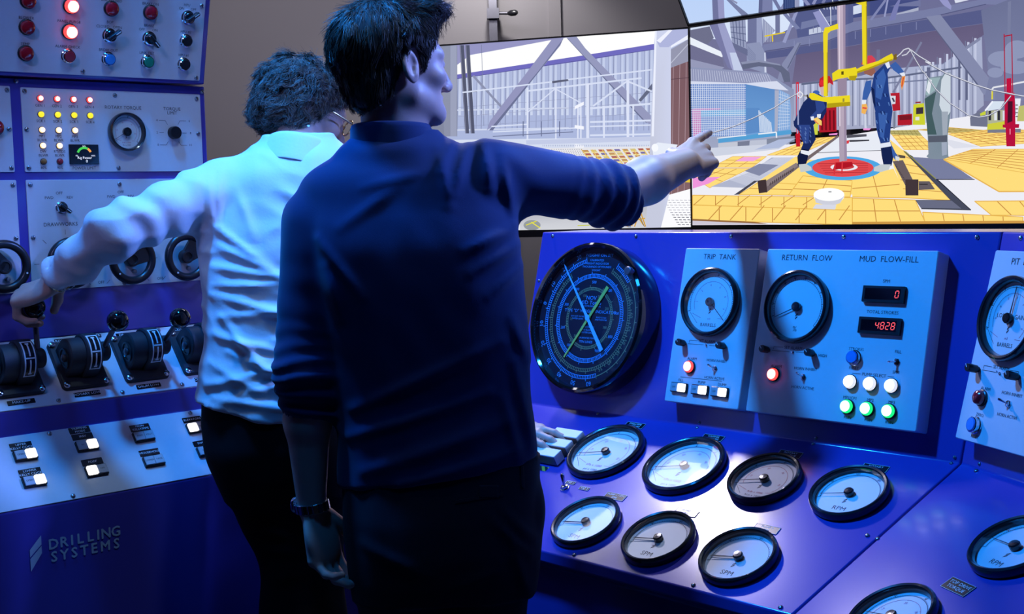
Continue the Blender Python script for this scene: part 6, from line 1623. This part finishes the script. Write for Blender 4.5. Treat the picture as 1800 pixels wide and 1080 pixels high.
# watch on the left wrist
def wrist_ring(c, ax, r, w, th, n=40, flat=.86, xdir=None):
    ax = ax / np.linalg.norm(ax); x = np.cross(ax, xdir if xdir is not None else np.array([0, 1, 0])); x /= np.linalg.norm(x); y = np.cross(ax, x); V = []; Q = []
    for k in range(n):
        t = 2 * PI * k / n; o = x * math.cos(t) + y * math.sin(t) * flat
        for rr, hh in ((r, -w / 2), (r + th, -w / 2 * .9), (r + th, w / 2 * .9), (r, w / 2)): V.append(c + o * rr + ax * hh)
    for k in range(n):
        for s in range(4): Q.append((k * 4 + s, k * 4 + (s + 1) % 4, ((k + 1) % n) * 4 + (s + 1) % 4, ((k + 1) % n) * 4 + s))
    return np.array(V), np.array(Q), x, y
wa = mWL - mEL; wa /= np.linalg.norm(wa); wc = mWL - wa * .004
v, q, wx, wy = wrist_ring(wc, wa + np.array([.12, 0, 0]), .0325, .020, .004, xdir=np.array([.6, .8, 0]))
watch = link('wristwatch', np_mesh('wristwatch', v, q, False), None, man, MATS['steel'])
watch['label'] = 'steel bracelet watch'
ax = wa + np.array([.12, 0, 0]); ax /= np.linalg.norm(ax)
for k in range(20):   # bracelet links
    t = 2 * PI * k / 20; o = wx * math.cos(t) + wy * math.sin(t) * .86; tg = -wx * math.sin(t) + wy * math.cos(t)
    if k in (9, 10, 11): continue
    M = Matrix(((tg[0], ax[0], o[0], wc[0] + o[0] * .0365), (tg[1], ax[1], o[1], wc[1] + o[1] * .0365), (tg[2], ax[2], o[2], wc[2] + o[2] * .0365), (0, 0, 0, 1)))
    link('link', cached('wlink', lambda: G().plate(0, 0, .0092, .019, .001, 0, .0022, .0007).mesh('link')), M, watch, MATS['chrome'])
o = wx * math.cos(PI) ; tg = -wy; 
M = Matrix(((tg[0], ax[0], o[0], wc[0] + o[0] * .036), (tg[1], ax[1], o[1], wc[1] + o[1] * .036), (tg[2], ax[2], o[2], wc[2] + o[2] * .036), (0, 0, 0, 1)))
link('watch_case', G().lathe([(.018, 0), (.019, .003), (.019, .007), (.0165, .0085), (.0001, .0088)], 28).mesh('watch_case'), M, watch, MATS['chrome'])
# ring
g = G().tube([(.0112 * math.cos(2 * PI * k / 20), .0112 * math.sin(2 * PI * k / 20), 0) for k in range(20)], .0016, 8, closed=True)
rc = hLp[len(hLp) // 2 + 4 * 2 + 1] if False else None
link('finger_ring', g.mesh('finger_ring'), Matrix.Translation(Vector(mWL + np.array([.004, 0, -.010]) + np.array([.020, -.002, -.112]))) @ Matrix.Rotation(R(70), 4, 'X'), man, MATS['chrome'])

# ================================================================== the woman
wom = thing('person', 'woman in a pale blouse bent over the left desk, hand on a lever', 'person', (PX(490, 1500, 2.85)[0], 2.85, 0))
knob1 = np.array(P3.w(-.129, .086, .122))
wSL, wEL, wWL = PX(378, 330, 2.90), PX(203, 405, 2.72), PX(96, 492, 2.835)
wSR, wER, wWR = PX(592, 345, 2.96), PX(760, 560, 3.02), np.array(DASH.w(-.495, -.170, .050))
wN0 = PX(527, 275, 2.96); wH = PX(538, 192, 3.045)
wM = frame_of((math.sin(R(62)) * .9, math.cos(R(62)) * .9, -.42), (0, 0, 1))
whead = head_sdf(wH, wM, .95, wN0, .050)
hl1 = knob1 - wWL
whLf, whLp = hand_sdf(wWL + [.002, 0, -.008], np.array([-.86, .24, -.30]), np.array([-.12, -.38, .90]), 1,
                      ((48, 58, 34), (52, 62, 36), (56, 64, 36), (60, 64, 36)), ((.028, .016, -.010), (.050, .034, -.026), (.046, .052, -.048), (.030, .062, -.062)), 1.06, 4)
def wleft(p):
    d = cap(p, wEL, wWL, .040, .026); return smin(d, whLf(p), .018)
whRf, whRp = hand_sdf(wWR, np.array(UR) * 1.0 + np.array([0, 0, -.10]), np.array(DASH.n), -1,
                      ((8, 18, 12), (10, 20, 14), (12, 22, 16), (14, 24, 18)), ((.026, .016, -.006), (.046, .040, -.010), (.052, .066, -.014), (.050, .088, -.018)), .93, 5)
def wright(p):
    d = cap(p, wER, wWR, .040, .026); return smin(d, whRf(p), .018)
parts = [surface(lambda p: smax(whead(p), (wN0[2] - .06) - p[:, 2], .01), wH - [.15, .17, .20], wH + [.15, .16, .15], .0034)]
lo, hi = bounds(np.vstack([whLp, [wEL, wWL]]), .05); parts.append(surface(wleft, lo, hi, .0034))
lo, hi = bounds(np.vstack([whRp, [wER, wWR]]), .05); parts.append(surface(wright, lo, hi, .0040))
whL, whR = PX(445, 800, 2.83), PX(545, 795, 2.86); wkL, wkR = PX(507, 985, 2.86), PX(555, 1000, 2.90); waL, waR = PX(500, 1455, 2.84), PX(585, 1450, 2.89)
def wcore(p):
    d = cap(p, (wSL + wSR) / 2 + [0, 0, -.05], (whL + whR) / 2, .07, .075)
    d = smin(d, cap(p, wN0 - [0, .02, .08], wH - [0, .02, .06], .035, .035), .04)
    for a, b in ((wSL, wEL), (wSR, wER)): d = smin(d, cap(p, a, b, .030, .030), .03)
    d = smin(d, cap(p, wSL, wSR, .035, .035), .04)
    for a, b, c in ((whL, wkL, waL), (whR, wkR, waR)): d = smin(smin(d, cap(p, a, b, .06, .045), .03), cap(p, b, c, .045, .032), .02)
    return d
lo, hi = bounds([wSL, wSR, wEL, wER, waL, waR, wH], .1); parts.append(surface(wcore, lo, hi, .012))
v, q = join_parts(parts)
link('body', np_mesh('body', v, q), None, wom, MATS['skin'])
rows = [(238, 470, 580), (262, 440, 606), (285, 398, 622), (312, 362, 630), (350, 348, 630), (400, 350, 626), (500, 360, 614), (600, 362, 606), (680, 352, 610), (760, 338, 622)]
wtr = loft(rows, [2.965, 2.96, 2.955, 2.945, 2.93, 2.91, 2.88, 2.86, 2.85, 2.845], [.045, .062, .080, .095, .108, .114, .112, .110, .120, .134])
whemA, whemB = PX(342, 712, 2.75), PX(480, 744, 2.75)
wf = [(360, 395, 470, 470, 2.75, .009, .006), (365, 430, 500, 490, 2.75, .008, .006), (362, 470, 560, 500, 2.75, .009, .007), (365, 505, 520, 500, 2.75, .008, .006), (365, 520, 570, 570, 2.75, .009, .007), (380, 560, 590, 540, 2.75, .009, .005), (370, 590, 500, 620, 2.75, .009, .007), (385, 560, 480, 660, 2.75, .009, .008), (400, 620, 590, 690, 2.75, .009, .007),
      (365, 640, 470, 690, 2.75, .009, .006), (360, 680, 520, 640, 2.75, .009, .006), (375, 700, 560, 720, 2.75, .008, .005), (400, 330, 440, 420, 2.75, .010, .004), (480, 330, 590, 400, 2.75, .012, .004), (356, 310, 366, 420, 2.75, .008, .006), (370, 300, 376, 400, 2.75, .007, .005), (480, 600, 590, 610, 2.75, .009, .006), (430, 690, 590, 660, 2.75, .008, .005)]
wcuf = wEL + (wWL - wEL) * .90
afold = []
def wsleeve(p, S, E, Cf, r0, r1, r2, seed):
    d = smin(cap(p, S, E, r0, r1), cap(p, E, Cf + (Cf - E) * .15, r1, r2), .03)
    ax = Cf - S; L = np.linalg.norm(ax); t = (p - S) @ ax / (L * L)
    wob = noise(p, .20, seed, 5)
    d = d - .0075 * np.sin(t * L / .040 * 3.14 + 3.0 * wob) * (.55 + .45 * noise(p, .13, seed + 1, 5)) * np.clip(t * 5, 0, 1) - .0025 * noise(p, .06, seed + 2, 6)
    dirc = (Cf - E) / np.linalg.norm(Cf - E)
    d = smax(d, plane(p, Cf, dirc), .004)
    return smax(d, -np.maximum(cap(p, E, Cf + dirc * .05, r2 - .006, r2 - .006), -plane(p, Cf - dirc * .02, dirc)), .003)
def wshirt(p):
    d = wtr(p)
    d = smin(d, ell(p, (wSL + wSR) / 2 + [0, -.01, .02], (.135, .075, .05)), .05)
    d = smin(d, ell(p, PX(526, 290, 2.955), (.100, .085, .038)), .03)
    zl = np.interp(p[:, 0], [whemA[0], whemB[0], whemB[0] + .15], [whemA[2], whemB[2], whemB[2] + .004])
    d = smax(d, zl - p[:, 2], .006)
    d = smin(d, wsleeve(p, wSL + [.01, 0, -.005], wEL, wcuf, .064, .052, .042, 3), .03)
    d = smin(d, wsleeve(p, wSR, wER, wER + (wWR - wER) * .85, .060, .052, .042, 6), .03)
    back = np.clip((2.93 - p[:, 1]) / .05, 0, 1)
    return d - folds(p, wf) * back * 1.3 - .0035 * (1 - 2.2 * np.abs(noise(p, .12, 12, 7, (1, 1, 1.5)))) - .0014 * noise(p, .05, 15, 7)
lo, hi = bounds([wSL - [0, .2, 0], wEL, wcuf, wSR, wER, wWR, whemA, whemB + [.2, .28, 0], wN0 + [0, .05, .05]], .075)
v, q = surface(wshirt, lo, hi, .0056)
link('blouse', np_mesh('blouse', v, q), None, wom, MATS['white_cloth'])
collar(wom, PX(524, 272, 2.955), (.10, .18, 1), (.45, 1, 0), .068, .060, .036, .012, .032, .066, 'white_cloth', open_=.04)
def wtrous(p):
    d = loftw(p)
    for a, b, c in ((whL, wkL, waL), (whR, wkR, waR)):
        d = smin(d, cap(p, a, b, .092, .060), .03); d = smin(d, cap(p, b, c + [0, 0, .0], .060, .085), .025)
    d = smax(d, .03 - p[:, 2], .006)
    return d - .0035 * noise(p, .13, 8, 6) - folds(p, [(445, 930, 520, 960, 2.75, .010, .006), (450, 975, 540, 985, 2.75, .010, .006), (480, 1030, 590, 1010, 2.75, .012, .005)])
loftw = loft([(690, 356, 606), (740, 356, 612), (780, 366, 612), (830, 385, 606), (870, 402, 600)], [2.85, 2.85, 2.85, 2.85, 2.855], [.118, .124, .126, .115, .10])
lo, hi = bounds([PX(345, 690, 2.72), PX(625, 690, 2.98), waL - [0.02, 0, .07], waR + [.02, 0, 0]], .09)
v, q = surface(wtrous, lo, hi, .0085)
link('trousers', np_mesh('trousers', v, q), None, wom, MATS['black_cloth'])
shoe(wom, waL, (.1, 1)); shoe(wom, waR, (.35, 1))
whl = [(-.14, -.105), (-.08, -.095), (-.04, -.085), (-.018, -.055), (-.004, -.020), (.018, -.010), (.040, .025), (.070, .050), (.10, .070)]
def whair(p):
    q = (p - wH) @ wM / .95
    d = ell(q, (0, -.024, .028), (.090, .106, .092))
    d = smin(d, ell(q, (0, -.075, -.035), (.070, .045, .056)), .04)
    d = smin(d, ell(np.stack([np.abs(q[:, 0]), q[:, 1], q[:, 2]], 1), (.064, -.026, -.022), (.026, .034, .036)), .03)
    d = d - .007 * noise(p, .055, 6, 7) - .003 * noise(p, .022, 2, 7)
    return smax(d, hairline(q, whl) * .75, .014) * .95
v, q = surface(whair, wH - [.17, .18, .15], wH + [.17, .17, .17], .0042)
wh = link('hair', np_mesh('hair', v, q), None, wom, MATS['hair_base'])
def wflow(p):
    q = (p - wH) @ wM
    d = q - np.array([0, -.03, .12])
    w = np.stack([d[:, 0] * .6, d[:, 1] * .6, -np.ones(len(q)) * .06], 1); w /= np.linalg.norm(w, axis=1)[:, None] + 1e-9
    return w @ wM.T
strands('hair_strands', whair, v[rng.choice(len(v), 520)], wflow, .068, 12, .0012, .012, wh, 'hair_grey', wave=.75, wl=.058, jitter=.40, lock=14)
strands('hair_strands', whair, v[rng.choice(len(v), 500)], wflow, .045, 8, .0006, .020, wh, 'hair_grey', wave=1.2, wl=.035, jitter=.6)
# glasses + earring + bracelet
def hp(x, y, z): return Vector(wH + wM @ np.array([x, y, z]) * .95)
gl = link('spectacles', G().tube([hp(.082, -.005, .006), hp(.080, .050, .005), hp(.066, .100, .003)], .0022, 8).mesh('spectacles'), None, wom, MATS['gold'])
for s in (-1, 1):
    ring = [hp(s * .033 + .026 * math.cos(2 * PI * k / 24), .106 - .0 * k, -.004 + .020 * math.sin(2 * PI * k / 24)) for k in range(24)]
    link('rim', G().tube(ring, .0018, 8, closed=True).mesh('rim'), None, gl, MATS['gold'])
link('bridge', G().tube([hp(-.008, .107, .002), hp(0, .110, .005), hp(.008, .107, .002)], .0018, 8).mesh('bridge'), None, gl, MATS['gold'])
er = hp(.088, -.006, -.052)
link('earring', G().lathe([(.0001, -.0055), (.004, -.004), (.0058, 0), (.004, .004), (.0001, .0055)], 14).mesh('earring'), Matrix.Translation(er), wom, MATS['chrome'])
v, q, *_ = wrist_ring(wWL - hl1 * 0 + (wEL - wWL) * .06, wWL - wEL, .0310, .014, .003, xdir=np.array([.6, .8, 0]))
br = link('bracelet', np_mesh('bracelet', v, q, False), None, wom, MATS['gold'])
br['label'] = 'gold bracelet watch'
